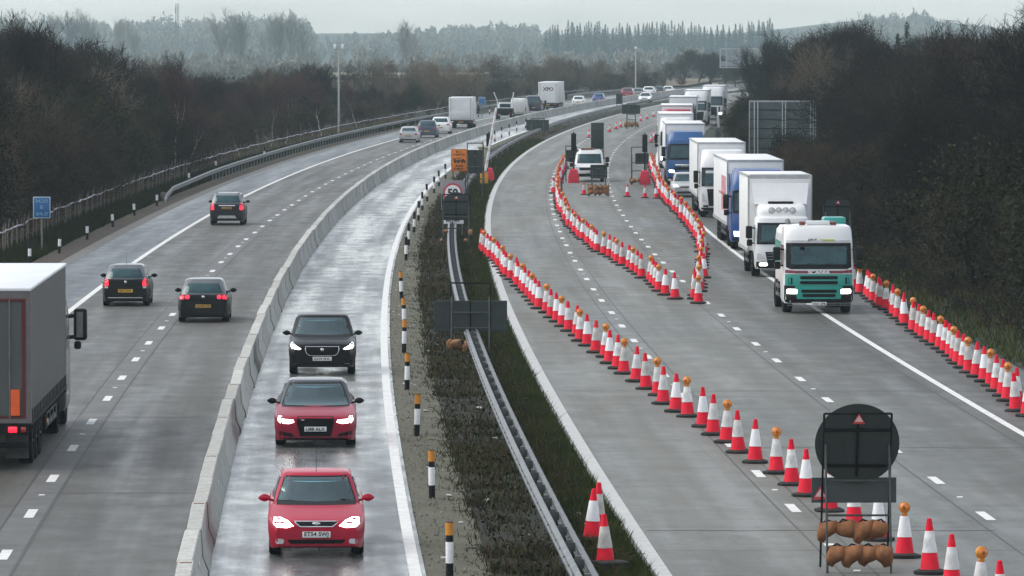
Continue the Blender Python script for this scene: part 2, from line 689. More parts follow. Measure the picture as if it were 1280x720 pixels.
def clear_glass():
    N = NT('clear vehicle glass')
    t = N.t
    tr = N.n('ShaderNodeBsdfTransparent')
    tr.inputs[0].default_value = (.82, .92, .93, 1)
    gl = N.n('ShaderNodeBsdfGlossy')
    gl.inputs[0].default_value = (.75, .97, 1, 1)
    gl.inputs[1].default_value = .03
    lw = N.n('ShaderNodeFresnel')
    lw.inputs[0].default_value = 2.3
    mx = N.n('ShaderNodeMixShader')
    N.l(lw.outputs[0], mx.inputs[0])
    N.l(tr.outputs[0], mx.inputs[1])
    N.l(gl.outputs[0], mx.inputs[2])
    N.l(mx.outputs[0], [q for q in t.nodes if q.type == 'OUTPUT_MATERIAL'][0].inputs['Surface'])
    return N.m


M['clearglass'] = clear_glass()
M['seat'] = mat('seat cloth', (.07, .072, .076), .9, var=.2)
M['dash'] = mat('dashboard', (.02, .021, .022), .7, var=.2)


def fit_interior(root, c0, c1, c2, belt, H, hw):
    w = hw * .72
    b = MB()
    b.box(-w, w, c0 + .30, c0 + .85, belt - .14, belt - .02, 0, .04)
    b.build('dashboard', M['dash'], root)
    for sx in (-1, 1):
        b = MB()
        x = sx * hw * .42
        b.loft([ring_rr(.23, c1 + .30, c1 + .42, belt - .35, .05), ring_rr(.24, c1 + .36, c1 + .48, belt, .05), ring_rr(.20, c1 + .42, c1 + .53, belt + .16, .05), ring_rr(.10, c1 + .44, c1 + .53, belt + .19, .04)])
        b.loft([ring_rr(.12, c1 + .42, c1 + .52, belt + .20, .04), ring_rr(.13, c1 + .42, c1 + .53, belt + .29, .04), ring_rr(.11, c1 + .44, c1 + .53, belt + .37, .04)])
        o = b.build('seat', M['seat'], root)
        o.location.x = x
    b = MB()
    b.box(-w, w, c2 - .25, c2 - .1, belt - .3, belt + .08, 0, .05)
    for x in (-.42, .42):
        b.box(x - .13, x + .13, c2 - .24, c2 - .14, belt + .07, belt + .24, 0, .04)
    b.build('rear_seat', M['seat'], root)
    b = MB()
    yy = c1 - .12
    b.box(-.13, .13, yy - .02, yy + .02, H - .21, H - .15, 0, .015)
    b.tube([(0, yy, H - .15), (0, yy + .08, H - .09)], .012, 5)
    b.build('inside_mirror', M['black'], root)
    b = MB()
    pts = [(-hw * .42 + .17 * math.cos(a), c0 + .92 + .05 * math.sin(a), belt - .04 + .16 * math.sin(a)) for a in np.linspace(0, 2 * PI, 20)]
    b.tube(pts, .016, 6, caps=False)
    b.build('steering_wheel', M['black'], root)
    DRIVERS.append((root, -hw * .42, c1 + .24, belt, c0 + .88))


DRIVERS = []


def car_at(name, label, cat, spec, x, y, face, body, roof=None, mirrors=None, plate_text=None, details=None, group=None, interior=False, turn=0.0):
    s = dict(spec)
    L, W, Hh = s['L'], s['W'], s['H']
    g = P(x, y)
    t = tang(g.y)
    rz = heading(g.y)
    sgn = 1
    if face == 'front':
        loc = g + t * (L / 2 - s['ya'])
    else:
        loc = g + t * (s['yb'] - L / 2)
        rz += PI
    root = thing(name, label, cat, loc, rz + turn, group)
    yo = -L / 2
    hw = W / 2
    zb = s['zb']
    tp = s['top']
    ys = sorted(set([0, .03, .08, .16, .28, .45] + [round(q, 3) for q in np.arange(.5, L - .3, .11)] + [L - .28, L - .16, L - .08, L - .03, L]
                    + [round(s[k] + d, 3) for k in ('ya', 'yb') for d in np.linspace(-s['wr'] - .07, s['wr'] + .07, 15)]))
    rings = []
    for yy in ys:
        zt = float(np.interp(yy, [a for a, b in tp], [b for a, b in tp]))
        w = hw
        fr, rr = .75, .6
        if yy < fr:
            w *= 1 - .17 * (1 - yy / fr) ** 2.3
        if yy > L - rr:
            w *= 1 - .12 * (1 - (L - yy) / rr) ** 2.3
        e = min(yy, L - yy)
        zl = zb + .05 * max(0, 1 - e / .25)
        arch = 0
        for k in ('ya', 'yb'):
            d = abs(yy - s[k])
            R = s['wr'] + .065
            if d < R:
                arch = s['wr'] + math.sqrt(R * R - d * d)
        zo = max(zl, arch)
        zs = min(zt - .10, s['belt'] - .06)
        zm = max(zo + (zs - zo) * .45, .45 if arch == 0 else zo + .02)
        zm = min(zm, zs - .01)
        half = [(0, zl), (.70 * w, zl), (.71 * w, zo), (.955 * w, zo), (w, zm), (.985 * w, zs), (.945 * w, (zs + zt) / 2 + .015),
                (.83 * w, zt - .006), (.45 * w, zt + .014), (0, zt + .022)]
        ring = [(a, yy + yo, b) for a, b in half] + [(-a, yy + yo, b) for a, b in reversed(half[1:-1])]
        rings.append(ring)
    bm_ = MB()
    bm_.loft(rings)
    body_o = bm_.build('body', body, root, 32)
    c0, c1, c2, c3 = [q + yo for q in s['cab']]
    zb0, zr = s['belt'] - .06, Hh
    bw, rw = hw * s['basew'] * 1.12, hw * s['roofw'] * 1.24
    cab = MB()
    rg = []
    for f, dz, ins in ((0, 0, 0),) + tuple((q_, 0, -.03 * math.sin(PI * q_)) for q_ in np.linspace(.08, .93, 12)) + ((1, -.055, 0), (1, -.018, .05), (1, 0, .16), (1, .016, .45)):
        z = zb0 + (zr - .016 - zb0) * f + dz
        ff = f
        hwz = bw + (rw - bw) * ff
        yf = c0 + (c1 - c0) * ff
        yr = c3 + (c2 - c3) * (ff ** 1.6)
        k = ins if ins > 0 else 0
        rg.append(ring_rr(hwz * (1 - k) - (ins if ins < 0 else 0) * .6, yf + k * 1.1, yr - k * .8, z, .16 * (1 - k), .14, .10, 5, 17))
    cab.loft(rg)
    both = MB()
    both.add(bm_.v, bm_.f)
    both.add(cab.v, cab.f)
    bv = both.bvh()
    zA, zB = s['belt'] + .025, Hh - .10
    wa = bw * .90
    wb_ = rw * .90
    if interior:
        keep = []
        for f in cab.f:
            q = [Vector(cab.v[i]) for i in f]
            c_ = sum(q, Vector()) / len(q)
            w_ = wa + (wb_ - wa) * (c_.z - zA) / (zB - zA)
            fr = c_.y < (c0 + c1) / 2 + .35
            rear_ = c_.y > c2 - .05
            gone = zA + .0 < c_.z < zB + .01 and abs(c_.x) < w_ - .005 and (fr or rear_)
            keep.append(not gone)
        cab.m = [m_ for m_, k_ in zip(cab.m, keep) if k_]
        cab.f = [f for f, k_ in zip(cab.f, keep) if k_]
    cab.build('roof', roof or body, root, 32)
    gl = M['clearglass'] if interior else M['glass']
    if interior:
        for o in ([(-wa - .02, zA - .03), (wa + .02, zA - .03), (wa, zA + .045), (-wa, zA + .045)], [(-wb_, zB - .035), (wb_, zB - .035), (wb_, zB + .03), (-wb_, zB + .03)],
                  [(wa - .05, zA), (wa + .025, zA), (wb_ + .025, zB), (wb_ - .04, zB)], [(-wa - .025, zA), (-wa + .05, zA), (-wb_ + .04, zB), (-wb_ - .025, zB)]):
            decal(bv, o, 'front', 'windscreen_edge', M['black'], root, .010, .02)
        fit_interior(root, c0, c1, c2, s['belt'], Hh, hw)
    decal(bv, [(-wa, zA), (wa, zA), (wb_, zB), (-wb_, zB)], 'front', 'windscreen', gl, root, .018, .01)
    zA2 = s['belt'] + (.10 if s is not spec and L < 4.6 else .08)
    decal(bv, [(-wa * .92, zA2), (wa * .92, zA2), (wb_ * .93, zB - .03), (-wb_ * .93, zB - .03)], 'rear', 'rear_window', gl, root, .016, .01)
    for side in ('left', 'right'):
        ymid = (c1 + c2) / 2
        front = [(c0 + .38, s['belt'] + .02), (ymid - .04, s['belt'] + .02), (ymid - .04, zB + .0), (c1 + .12, zB)]
        rear = [(ymid + .04, s['belt'] + .02), (c3 - .42, s['belt'] + .03), (c2 - .12, zB), (ymid + .04, zB)]
        decal(bv, front, side, 'side_window', M['glass'], root, .012, .03, .15)
        decal(bv, rear, side, 'side_window', M['glass'], root, .012, .03, .15)
    for sx in (-1, 1):
        for k in ('ya', 'yb'):
            wheel(root, sx * (hw - .135), s[k] + yo, s['wr'], .22, M['rim'])
        mm = MB()
        mx = sx * (hw + .07)
        rgm = []
        for k in range(7):
            q = k / 6
            r = math.sin(PI * (.12 + .80 * q))
            rgm.append([(mx + sx * (q - .5) * .22, c0 + .48 + .05 * math.cos(a) * r, s['belt'] + .085 + .075 * math.sin(a) * r) for a in np.linspace(0, 2 * PI, 10)[:-1]])
        mm.loft(rgm)
        mm.tube([(sx * (hw * .86), c0 + .52, s['belt'] + .02), (mx - sx * .05, c0 + .49, s['belt'] + .07)], .025, 5)
        mm.build('wing_mirror', mirrors or body, root)
    # wipers and aerial
    wi = MB()
    for sx in (-.55, .05):
        a = bv.ray_cast(Vector((sx, -30, s['belt'] + .055)), Vector((0, 1, 0)))[0]
        b = bv.ray_cast(Vector((sx + .5, -30, s['belt'] + .075)), Vector((0, 1, 0)))[0]
        if a and b:
            wi.tube([a + Vector((0, -.02, 0)), b + Vector((0, -.02, 0))], .011, 4)
    if wi.v:
        wi.build('wiper', M['black'], root)
    D = dict(root=root, bv=bv, yo=yo, s=s)
    if details:
        details(D)
    return root


def front_y(D, x, z):
    h = D['bv'].ray_cast(Vector((x, -30, z)), Vector((0, 1, 0)))
    return h[0].y if h[0] else D['yo']


def rear_y(D, x, z):
    h = D['bv'].ray_cast(Vector((x, 30, z)), Vector((0, -1, 0)))
    return h[0].y if h[0] else -D['yo']


def two(D, outline, side, name, m, off=.012, deep=.03):
    decal(D['bv'], outline, side, name, m, D['root'], off, deep, .07)
    decal(D['bv'], mirror_poly(outline), side, name, m, D['root'], off, deep, .07)


def badge(D, side, z, rx, rz_, m, x=0.0):
    y = front_y(D, x, z) if side == 'front' else rear_y(D, x, z)
    b = MB()
    sg = -1 if side == 'front' else 1
    b.lathe([(1, 0), (.9, .5), (.4, 1)], 14, axis='y')
    o = b.build('badge', m, D['root'])
    o.scale = (rx, .014 * sg, rz_)
    o.location = (x, y + sg * .02, z)


def det_ford(D):
    bv, r = D['bv'], D['root']
    two(D, [(.42, .60), (.55, .565), (.74, .58), (.80, .63), (.79, .73), (.66, .735), (.53, .69)], 'front', 'headlight', M['headlamp'])
    decal(bv, [(-.30, .58), (.30, .58), (.40, .655), (.42, .69), (-.42, .69), (-.40, .655)], 'front', 'grille_surround', M['chrome'], r, .010, .03, .07)
    decal(bv, [(-.28, .60), (.28, .60), (.365, .655), (.375, .675), (-.375, .675), (-.365, .655)], 'front', 'grille', M['mesh'], r, .016, .03, .07)
    badge(D, 'front', .64, .075, .032, M['chrome'])
    decal(bv, [(-.48, .27), (.48, .27), (.54, .345), (-.54, .345)], 'front', 'lower_intake', M['mesh'], r, .010, .03, .07)
    two(D, rrect(.60, .76, .27, .36, .04), 'front', 'fog_light', M['lens'])
    plate(r, 'ET54 SWJ', front_y(D, 0, .44) - .03, .44, .52, 'front')
    decal(bv, [(-.84, .205), (.84, .205), (.84, .245), (-.84, .245)], 'front', 'lower_lip', M['black'], r, .008, .03, .07)
    a = MB()
    q = bv.ray_cast(Vector((0, D['yo'] + 2.25, 9)), Vector((0, 0, -1)))[0]
    a.tube([q, q + Vector((0, .28, .42))], [.009, .005], 4)
    a.build('aerial', M['black'], r)
    st = MB()


def det_audi(D):
    bv, r = D['bv'], D['root']
    two(D, [(.50, .60), (.62, .565), (.84, .585), (.885, .64), (.87, .74), (.80, .735), (.76, .675), (.52, .655)], 'front', 'headlight', M['headlamp'])
    decal(bv, [(-.36, .27), (.36, .27), (.43, .56), (.43, .715), (.40, .74), (-.40, .74), (-.43, .715), (-.43, .56)], 'front', 'grille', M['mesh'], r, .014, .03, .07)
    two(D, [(.50, .26), (.86, .30), (.86, .40), (.56, .34)], 'front', 'lower_intake', M['black'])
    b = MB()
    b.tube([(-.34, front_y(D, -.34, .655) - .02, .655), (-.26, front_y(D, -.26, .655) - .02, .655)], .018, 5)
    b.build('badge', M['chrome'], r)
    plate(r, 'U88 ALX', front_y(D, 0, .44) - .03, .44, .52, 'front')
    decal(bv, [(-.84, .21), (.84, .21), (.86, .24), (-.86, .24)], 'front', 'lower_lip', M['black'], r, .008, .03, .07)


def det_jag(D):
    bv, r = D['bv'], D['root']
    two(D, [(.60, .76), (.66, .735), (.86, .77), (.90, .83), (.88, .92), (.84, .93), (.76, .85)], 'front', 'headlight', M['headlamp'])
    o = [(-.36, .56), (.36, .56), (.45, .62), (.49, .74), (.48, .83), (-.48, .83), (-.49, .74), (-.45, .62)]
    decal(bv, o, 'front', 'grille_surround', M['chrome'], r, .010, .03, .07)
    decal(bv, [(a * .955, .695 + (b - .695) * .90) for a, b in o], 'front', 'grille', M['mesh'], r, .016, .03, .07)
    badge(D, 'front', .735, .05, .05, M['chrome'])
    plate(r, 'GV19 WVL', front_y(D, 0, .475) - .03, .475, .54, 'front')
    two(D, [(.56, .26), (.86, .28), (.88, .44), (.72, .42)], 'front', 'lower_intake', M['mesh'])
    two(D, rect(.64, .82, .33, .345), 'front', 'fog_light', M['lens'])
    decal(bv, [(-.5, .25), (.5, .25), (.52, .38), (-.52, .38)], 'front', 'lower_intake', M['mesh'], r, .008, .03, .07)


def det_clio(D):
    bv, r = D['bv'], D['root']
    two(D, [(.60, .74), (.76, .72), (.80, .80), (.79, 1.0), (.70, 1.02), (.61, .92)], 'rear', 'tail_light', M['tail'])
    two(D, rect(.62, .79, .655, .715), 'rear', 'reversing_light', M['reverse'])
    plate(r, 'FJ09 DHK', rear_y(D, 0, .56) + .03, .56, .52, 'rear')
    badge(D, 'rear', .87, .045, .055, M['chrome'])
    decal(bv, [(-.62, .30), (.62, .30), (.62, .33), (-.62, .33)], 'rear', 'bumper_strip', M['chrome'], r, .010, .03, .1)
    decal(bv, [(-.74, .20), (.74, .20), (.74, .28), (-.74, .28)], 'rear', 'bumper_base', M['black'], r, .008, .03, .1)
    a = MB()
    q = bv.ray_cast(Vector((0, -D['yo'] - .85, 9)), Vector((0, 0, -1)))[0]
    a.tube([q, q + Vector((0, .25, .42))], [.008, .004], 4)
    a.build('aerial', M['black'], r)


def det_golf(D):
    bv, r = D['bv'], D['root']
    two(D, rrect(.46, .61, .80, .93, .06), 'rear', 'tail_light', M['tail'])
    two(D, [(.64, .80), (.78, .79), (.82, .86), (.80, .95), (.64, .94)], 'rear', 'tail_light', M['tail'])
    badge(D, 'rear', .87, .05, .05, M['chrome'])
    plate(r, 'GY59 LTF', rear_y(D, 0, .56) + .03, .56, .52, 'rear', back=M['plateo'])
    decal(bv, [(-.78, .67), (.78, .67), (.78, .70), (-.78, .70)], 'rear', 'bumper_strip', M['black'], r, .010, .03, .1)
    decal(bv, [(-.74, .21), (.74, .21), (.72, .28), (-.72, .28)], 'rear', 'bumper_base', M['black'], r, .008, .03, .1)


M['plateo'] = mat('dirty plate', (.45, .27, .06), .6, var=.35, scale=20)


def det_mokka(D):
    bv, r = D['bv'], D['root']
    two(D, [(.64, .80), (.80, .76), (.86, .86), (.84, 1.10), (.74, 1.16), (.66, 1.02)], 'rear', 'tail_light', M['tail'])
    decal(bv, rect(-.42, .42, .985, 1.035), 'rear', 'handle_strip', M['chrome'], r, .014, .03, .1)
    plate(r, 'YG15 XRK', rear_y(D, 0, .88) + .03, .88, .52, 'rear', back=M['plateo'])
    decal(bv, [(-.5, .36), (.5, .36), (.40, .50), (-.40, .50)], 'rear', 'bumper_plate', mat('silver plastic', (.42, .43, .42), .45), r, .010, .03, .1)
    decal(bv, [(-.82, .26), (.82, .26), (.84, .34), (-.84, .34)], 'rear', 'bumper_base', M['black'], r, .008, .03, .1)
    for sx in (-1, 1):
        a = MB()
        a.tube([(sx * .60, D['yo'] + 2.1, 1.63), (sx * .60, D['yo'] + 2.3, 1.68), (sx * .58, D['yo'] + 3.6, 1.68), (sx * .57, D['yo'] + 3.75, 1.62)], .02, 5)
        a.build('roof_rail', M['galv'], r)


def det_far_rear(D, lit=False):
    b = D['s']['belt']
    W = D['s']['W'] / 2
    two(D, [(W * .62, b - .20), (W * .90, b - .22), (W * .92, b - .05), (W * .66, b - .07)], 'rear', 'tail_light', M['taildark'])
    plate(D['root'], 'KR12 VDO', rear_y(D, 0, .62) + .03, .62, .52, 'rear')
    decal(D['bv'], rect(-W * .8, W * .8, .24, .33), 'rear', 'bumper_base', M['black'], D['root'], .008, .03, .2)


def det_far_front(D):
    W = D['s']['W'] / 2
    b = D['s']['belt']
    two(D, [(W * .55, b - .27), (W * .85, b - .26), (W * .88, b - .14), (W * .6, b - .18)], 'front', 'headlight', M['headlamp'])
    decal(D['bv'], rect(-.38, .38, b - .32, b - .20), 'front', 'grille', M['mesh'], D['root'], .012, .03, .1)
    plate(D['root'], 'LN14 TGE', front_y(D, 0, .44) - .03, .44, .52, 'front')
    decal(D['bv'], rect(-.6, .6, .25, .34), 'front', 'lower_intake', M['mesh'], D['root'], .010, .03, .1)


# ------------------------------------------------------------------ lorries and vans
def cab_body(root, m, hw, length, prof, r=.16, bulge=.12, name='cab'):
    """prof: (z, setback of the front, inset of the sides) from the bumper up."""
    b = MB()
    b.loft([ring_rr(hw - ins, yf, length, z, r, bulge, .0) for z, yf, ins in prof])
    o = b.build(name, m, root, 32)
    return b.bvh(), o


def mirrors_truck(root, hw, z0, z1, m=None, arm=True, y=.30):
    for sx in (-1, 1):
        q = MB()
        q.box(sx * (hw + .22) - .13, sx * (hw + .22) + .13, y - .08, y + .12, z0, z1, 0, .05)
        q.box(sx * (hw + .20) - .11, sx * (hw + .20) + .11, y - .06, y + .10, z0 - .30, z0 - .04, 0, .04)
        q.tube([(sx * (hw - .06), y + .12, z1 - .1), (sx * (hw + .2), y, z1 - .06)], .03, 6)
        q.tube([(sx * (hw - .06), y + .12, z0 - .2), (sx * (hw + .2), y, z0 - .16)], .03, 6)
        q.build('mirror', m or M['black'], root)


def truck_wheels(root, axles, hw=1.02, r=.5):
    for y, dual in axles:
        for sx in (-1, 1):
            wheel(root, sx * (hw - (.12 if dual else 0)), y, r, .55 if dual else .32, M['steelrim'])


def cargo(root, m, hw, y0, y1, z0, z1, trim=None, bev=.04, name='cargo_box'):
    b = MB()
    b.box(-hw, hw, y0, y1, z0, z1, 0, bev)
    o = b.build(name, m, root)
    if trim:
        t = MB()
        for sx in (-1, 1):
            t.box(sx * hw - .03, sx * hw + .03, y0 - .015, y0 + .08, z0 + .02, z1 - .02)
            t.box(sx * hw - .035, sx * hw + .035, y0 + .09, y1 - .01, z0 - .05, z0 + .1)
            t.box(sx * hw - .035, sx * hw + .035, y0 + .09, y1 - .01, z1 - .08, z1 - .0)
        t.box(-hw + .03, hw - .03, y0 - .02, y0 + .05, z1 - .09, z1 + .012)
        t.build('edge_trim', trim, root)
    return o


def chassis(root, y0, y1, hw=.45, z0=.62, z1=1.0, guard=True, ghw=1.2, gy=None):
    b = MB()
    b.box(-hw, hw, y0, y1, z0, z1, 0, .02)
    for y in np.arange(y0 + .5, y1, 1.6):
        b.box(-1.0, 1.0, y, y + .12, z1 - .12, z1 + .06)
    b.build('chassis', M['chassis'], root)
    if guard:
        ga, gb = gy or (y0 + 2, y1 - 4)
        for sx in (-1, 1):
            g = MB()
            for z in (.55, .85):
                g.box(sx * ghw - .02, sx * ghw + .02, ga, gb, z - .06, z + .06)
            for y in np.arange(ga + .2, gb, 1.2):
                g.box(sx * ghw - .05, sx * ghw - .025, y, y + .06, .5, 1.1)
            g.build('side_guard', M['galvdark'], root)


def truck_at(name, label, x, y, face='front', axle=1.35, cat='lorry', group=None, turn=0.0):
    g = P(x, y)
    t = tang(g.y)
    rz = heading(g.y)
    if face == 'front':
        loc = g - t * axle
    else:
        loc = g + t * axle
        rz += PI
    return thing(name, label, cat, loc, rz + turn, group)


class TD:
    def __init__(s, root, bv):
        s.root, s.bv = root, bv

    def d(s, o, name, m, off=.012, deep=.03, side='front', step=.15):
        return decal(s.bv, o, side, name, m, s.root, off + .016, deep + .016, step)

    def two(s, o, name, m, off=.012, deep=.03):
        s.d(o, name, m, off, deep)
        s.d(mirror_poly(o), name, m, off, deep)

    def y(s, x, z):
        h = s.bv.ray_cast(Vector((x, -30, z)), Vector((0, 1, 0)))
        return h[0].y if h[0] else 0.0


def word(root, txt, size, w, x, y, z, m, side='front', name='lettering', bold=.002):
    b = MB()
    b.mesh(text_mesh(txt, size, w, bold), FRONT if side == 'front' else REAR)
    o = b.build(name, m, root, 0)
    o.location = (x, y, z)
    return o


def wipers(T, z, hw):
    q = MB()
    for x in (-.75, -.05):
        q.tube([(x, T.y(x, z) - .03, z), (x + .55, T.y(x + .55, z + .12) - .03, z + .12)], .014, 4)
    q.build('wiper', M['black'], T.root)


# --- green and white tractor with a tank body
def build_green_lorry():
    root = truck_at('tank_lorry', 'white and turquoise lorry with maroon band and roof beacons, heading the queue', 1020, 390, axle=1.35)
    bv, o = cab_body(root, paint('scania white', (.78, .79, .79), .2), 1.23, 1.95,
                     [(.36, .06, .06), (.50, .0, .01), (1.1, .0, 0), (1.62, .02, 0), (2.48, .20, .03), (2.62, .22, .04), (2.90, .32, .06), (3.02, .42, .10), (3.07, .60, .2)], .2, .13)
    T = TD(root, bv)
    teal = paint('turquoise', (.012, .30, .25), .2)
    maroon = paint('maroon', (.22, .012, .04), .2)
    T.d([(-1.14, 1.62), (-1.0, 1.56), (1.0, 1.56), (1.14, 1.62), (1.13, 2.46), (-1.13, 2.46)], 'windscreen_surround', M['black'], .006)
    T.d([(-.96, 1.72), (.96, 1.72), (.98, 2.34), (-.98, 2.34)], 'windscreen', M['glass'], .014)
    T.two([(-1.17, 1.42), (-.78, 1.42), (-.86, 1.50), (-1.16, 1.54)], 'side_band', maroon, .010)
    T.d([(-.82, 1.41), (.82, 1.41), (.88, 1.50), (-.88, 1.50)], 'badge_band', M['black'], .010)
    T.two([(-.80, 1.415), (-.42, 1.415), (-.30, 1.49), (-.86, 1.49)], 'side_band', maroon, .014)
    word(root, 'SCANIA', .17, .78, 0, T.y(0, 1.45) - .045, 1.452, M['conewhite'], bold=.008)
    T.d([(-1.17, .99), (1.17, .99), (1.17, 1.38), (-1.17, 1.38)], 'upper_panel', teal, .012)
    T.d([(-.76, .52), (.76, .52), (.84, .98), (-.84, .98)], 'grille_panel', teal, .020)
    for z in (1.26, 1.09):
        T.d(rrect(-.66, .66, z - .055, z + .055, .05), 'grille_slot', M['mesh'], .026)
    for z, w in ((.79, .62), (.64, .58)):
        T.d(rrect(-w, w, z - .055, z + .055, .05), 'grille_slot', M['mesh'], .034)
    T.two(rrect(.92, 1.06, 1.04, 1.26, .03), 'air_inlet', M['mesh'], .020)
    T.d([(-1.2, .38), (1.2, .38), (1.2, .985), (-1.2, .985)], 'bumper', M['black'], .006)
    T.two(rrect(.76, 1.12, .70, .86, .04), 'headlight', M['headlamp'], .022)
    q = MB()
    q.box(-1.1, 1.1, -.05, .0, .29, .32)
    q.build('bumper_bar', M['galv'], root)
    plate(root, 'KX61 ZPB', -.05, .36, .52, 'front')
    T.d([(-1.12, 2.50), (1.12, 2.50), (1.10, 2.56), (-1.10, 2.56)], 'visor_edge', M['lens'], .012)
    b = MB()
    b.box(.02, .55, T.y(.3, 2.56) - .035, T.y(.3, 2.56) + .02, 2.53, 2.585)
    b.build('name_strip', mat('lime strip', (.45, .50, .04), .5), root)
    word(root, 'JRF', .10, .34, -.22, T.y(0, 2.55) - .02, 2.56, M['ink'])
    lb = MB()
    lb.box(-.40, .42, .62, .92, 3.08, 3.22, 0, .04)
    lb.tube([(-.3, .77, 2.98), (-.3, .77, 3.1)], .03, 5)
    lb.tube([(.3, .77, 2.98), (.3, .77, 3.1)], .03, 5)
    lb.build('light_bar', M['white'], root)
    for sx in (-1, 1):
        k = MB()
        k.box(sx * .54 - .11, sx * .54 + .11, .62, .92, 3.06, 3.20, 0, .04)
        k.tube([(sx * .5, .77, 2.95), (sx * .5, .77, 3.08)], .03, 5)
        k.build('beacon', mat('dark beacon', (.16, .03, .02), .3, coat=.6), root)
    k = MB()
    k.tube([(-.92, 1.55, 2.85), (-.95, 1.62, 3.1), (-.99, 1.75, 3.2)], .09, 8)
    k.build('exhaust_stack', M['galvdark'], root)
    k = MB()
    k.tube([(-.8, T.y(-.8, 2.4) - .02, 2.42), (-.62, T.y(-.6, 2.3) - .2, 2.33)], .015, 5)
    k.box(-.68, -.5, T.y(-.6, 2.3) - .24, T.y(-.6, 2.3) - .16, 2.26, 2.36, 0, .03)
    k.build('kerb_mirror', M['black'], root)
    mirrors_truck(root, 1.23, 1.85, 2.32)
    wipers(T, 1.65, 1)
    for sd in ('left', 'right'):
        decal(bv, [(.32, 1.66), (1.55, 1.66), (1.55, 2.38), (.45, 2.38)], sd, 'side_window', M['glass'], root, .01, .03, .3)
    b = MB()
    b.loft([[(a * 1.08, y, .95 + h) for a, h in [(-1, 0), (1, 0), (1, 1.5), (.96, 1.8), (.85, 1.95), (0, 2.0), (-.85, 1.95), (-.96, 1.8), (-1, 1.5)]] for y in (2.5, 6.4)])
    b.build('tank', M['white'], root)
    b = MB()
    b.box(1.07, 1.095, 2.52, 6.35, 1.5, 2.4)
    b.box(-1.095, -1.07, 2.52, 6.35, 1.5, 2.4)
    b.box(.35, 1.15, 2.6, 3.6, 2.9, 3.28, 0, .08)
    b.build('side_stripe', teal, root)
    chassis(root, .8, 6.5, guard=True, gy=(2.6, 4.2))
    truck_wheels(root, [(1.35, False), (5.3, True)])
    return root


def build_box_lorry():
    root = truck_at('box_lorry', 'white rigid box lorry with four roof spotlights waiting behind the turquoise lorry', 976, 345, axle=1.3)
    bv, o = cab_body(root, paint('atego white', (.74, .76, .76), .5), 1.12, 1.8,
                     [(.34, .05, .05), (.5, .0, .01), (1.0, .0, 0), (1.38, .02, 0), (2.15, .17, .04), (2.35, .24, .08), (2.45, .4, .16)], .2, .12)
    T = TD(root, bv)
    T.d([(-1.04, 1.32), (1.04, 1.32), (1.0, 2.18), (-1.0, 2.18)], 'windscreen_surround', M['black'], .006)
    T.d([(-.94, 1.42), (.94, 1.42), (.92, 2.08), (-.92, 2.08)], 'windscreen', M['glass'], .014)
    T.d([(-.62, .60), (.62, .60), (.70, 1.02), (-.70, 1.02)], 'grille', M['mesh'], .012)
    for z in (.72, .84, .95):
        T.d(rect(-.62, .62, z - .018, z + .018), 'grille_bar', M['galv'], .022)
    badge(dict(bv=bv, root=root, yo=0), 'front', .9, .11, .11, M['chrome'])
    T.d([(-1.06, .36), (1.06, .36), (1.06, .62), (-1.06, .62)], 'bumper', M['black'], .008)
    T.two(rrect(.62, .94, .46, .58, .04), 'headlight', M['headlamp'], .018)
    T.two([(.76, .74), (1.04, .74), (1.02, .95), (.9, .97)], 'indicator', M['lens'], .014)
    plate(root, 'GN13 KOV', T.y(0, .42) - .03, .42, .52, 'front')
    dfl = MB()
    dfl.loft([ring_rr(.98, .45, 1.75, 2.42, .2, .1), ring_rr(.98, .46, 1.75, 2.62, .2, .1), ring_rr(.94, .62, 1.75, 2.82, .2, .1), ring_rr(.86, .85, 1.75, 2.9, .2, .1)])
    dfl.build('roof_deflector', M['white'], root)
    for x in (-.42, -.14, .14, .42):
        k = MB()
        k.lathe([(.11, .06), (.135, 0), (.13, -.03)], 16, axis='y', c=(x, .50, 2.66))
        l = k.build('spotlight', M['chrome'], root)
        q = MB()
        q.lathe([(.10, 0), (.06, -.02)], 14, axis='y', c=(x, .465, 2.66))
        q.build('lens', M['lens'], l)
    mirrors_truck(root, 1.12, 1.55, 2.05)
    wipers(T, 1.42, 1)
    cargo(root, M['trailwhite'], 1.27, 1.95, 8.6, 1.0, 4.05, M['trim'])
    b = MB()
    b.loft([[(-1.15, 1.93, 3.72), (1.15, 1.93, 3.72), (1.15, 1.955, 3.72), (-1.15, 1.955, 3.72)],
            [(-1.05, 1.55, 2.88), (1.05, 1.55, 2.88), (1.05, 1.955, 2.88), (-1.05, 1.955, 2.88)]])
    b.build('wind_shield_panel', M['white'], root)
    q = MB()
    q.box(-.5, .5, 1.40, 1.6, 2.88, 3.0, 0, .02)
    q.build('air_vent', M['mesh'], root)
    k = MB()
    k.box(-1.24, 1.24, 1.94, 2.25, 3.86, 4.09, 0, .06)
    k.build('roof_cover', mat('grey tarpaulin', (.5, .51, .5), .6, var=.15), root)
    chassis(root, .8, 8.5, gy=(3, 5.4))
    truck_wheels(root, [(1.3, False), (6.3, True)])
    for sd in ('left', 'right'):
        decal(bv, [(.32, 1.42), (1.45, 1.42), (1.45, 2.08), (.45, 2.08)], sd, 'side_window', M['glass'], root, .01, .03, .3)


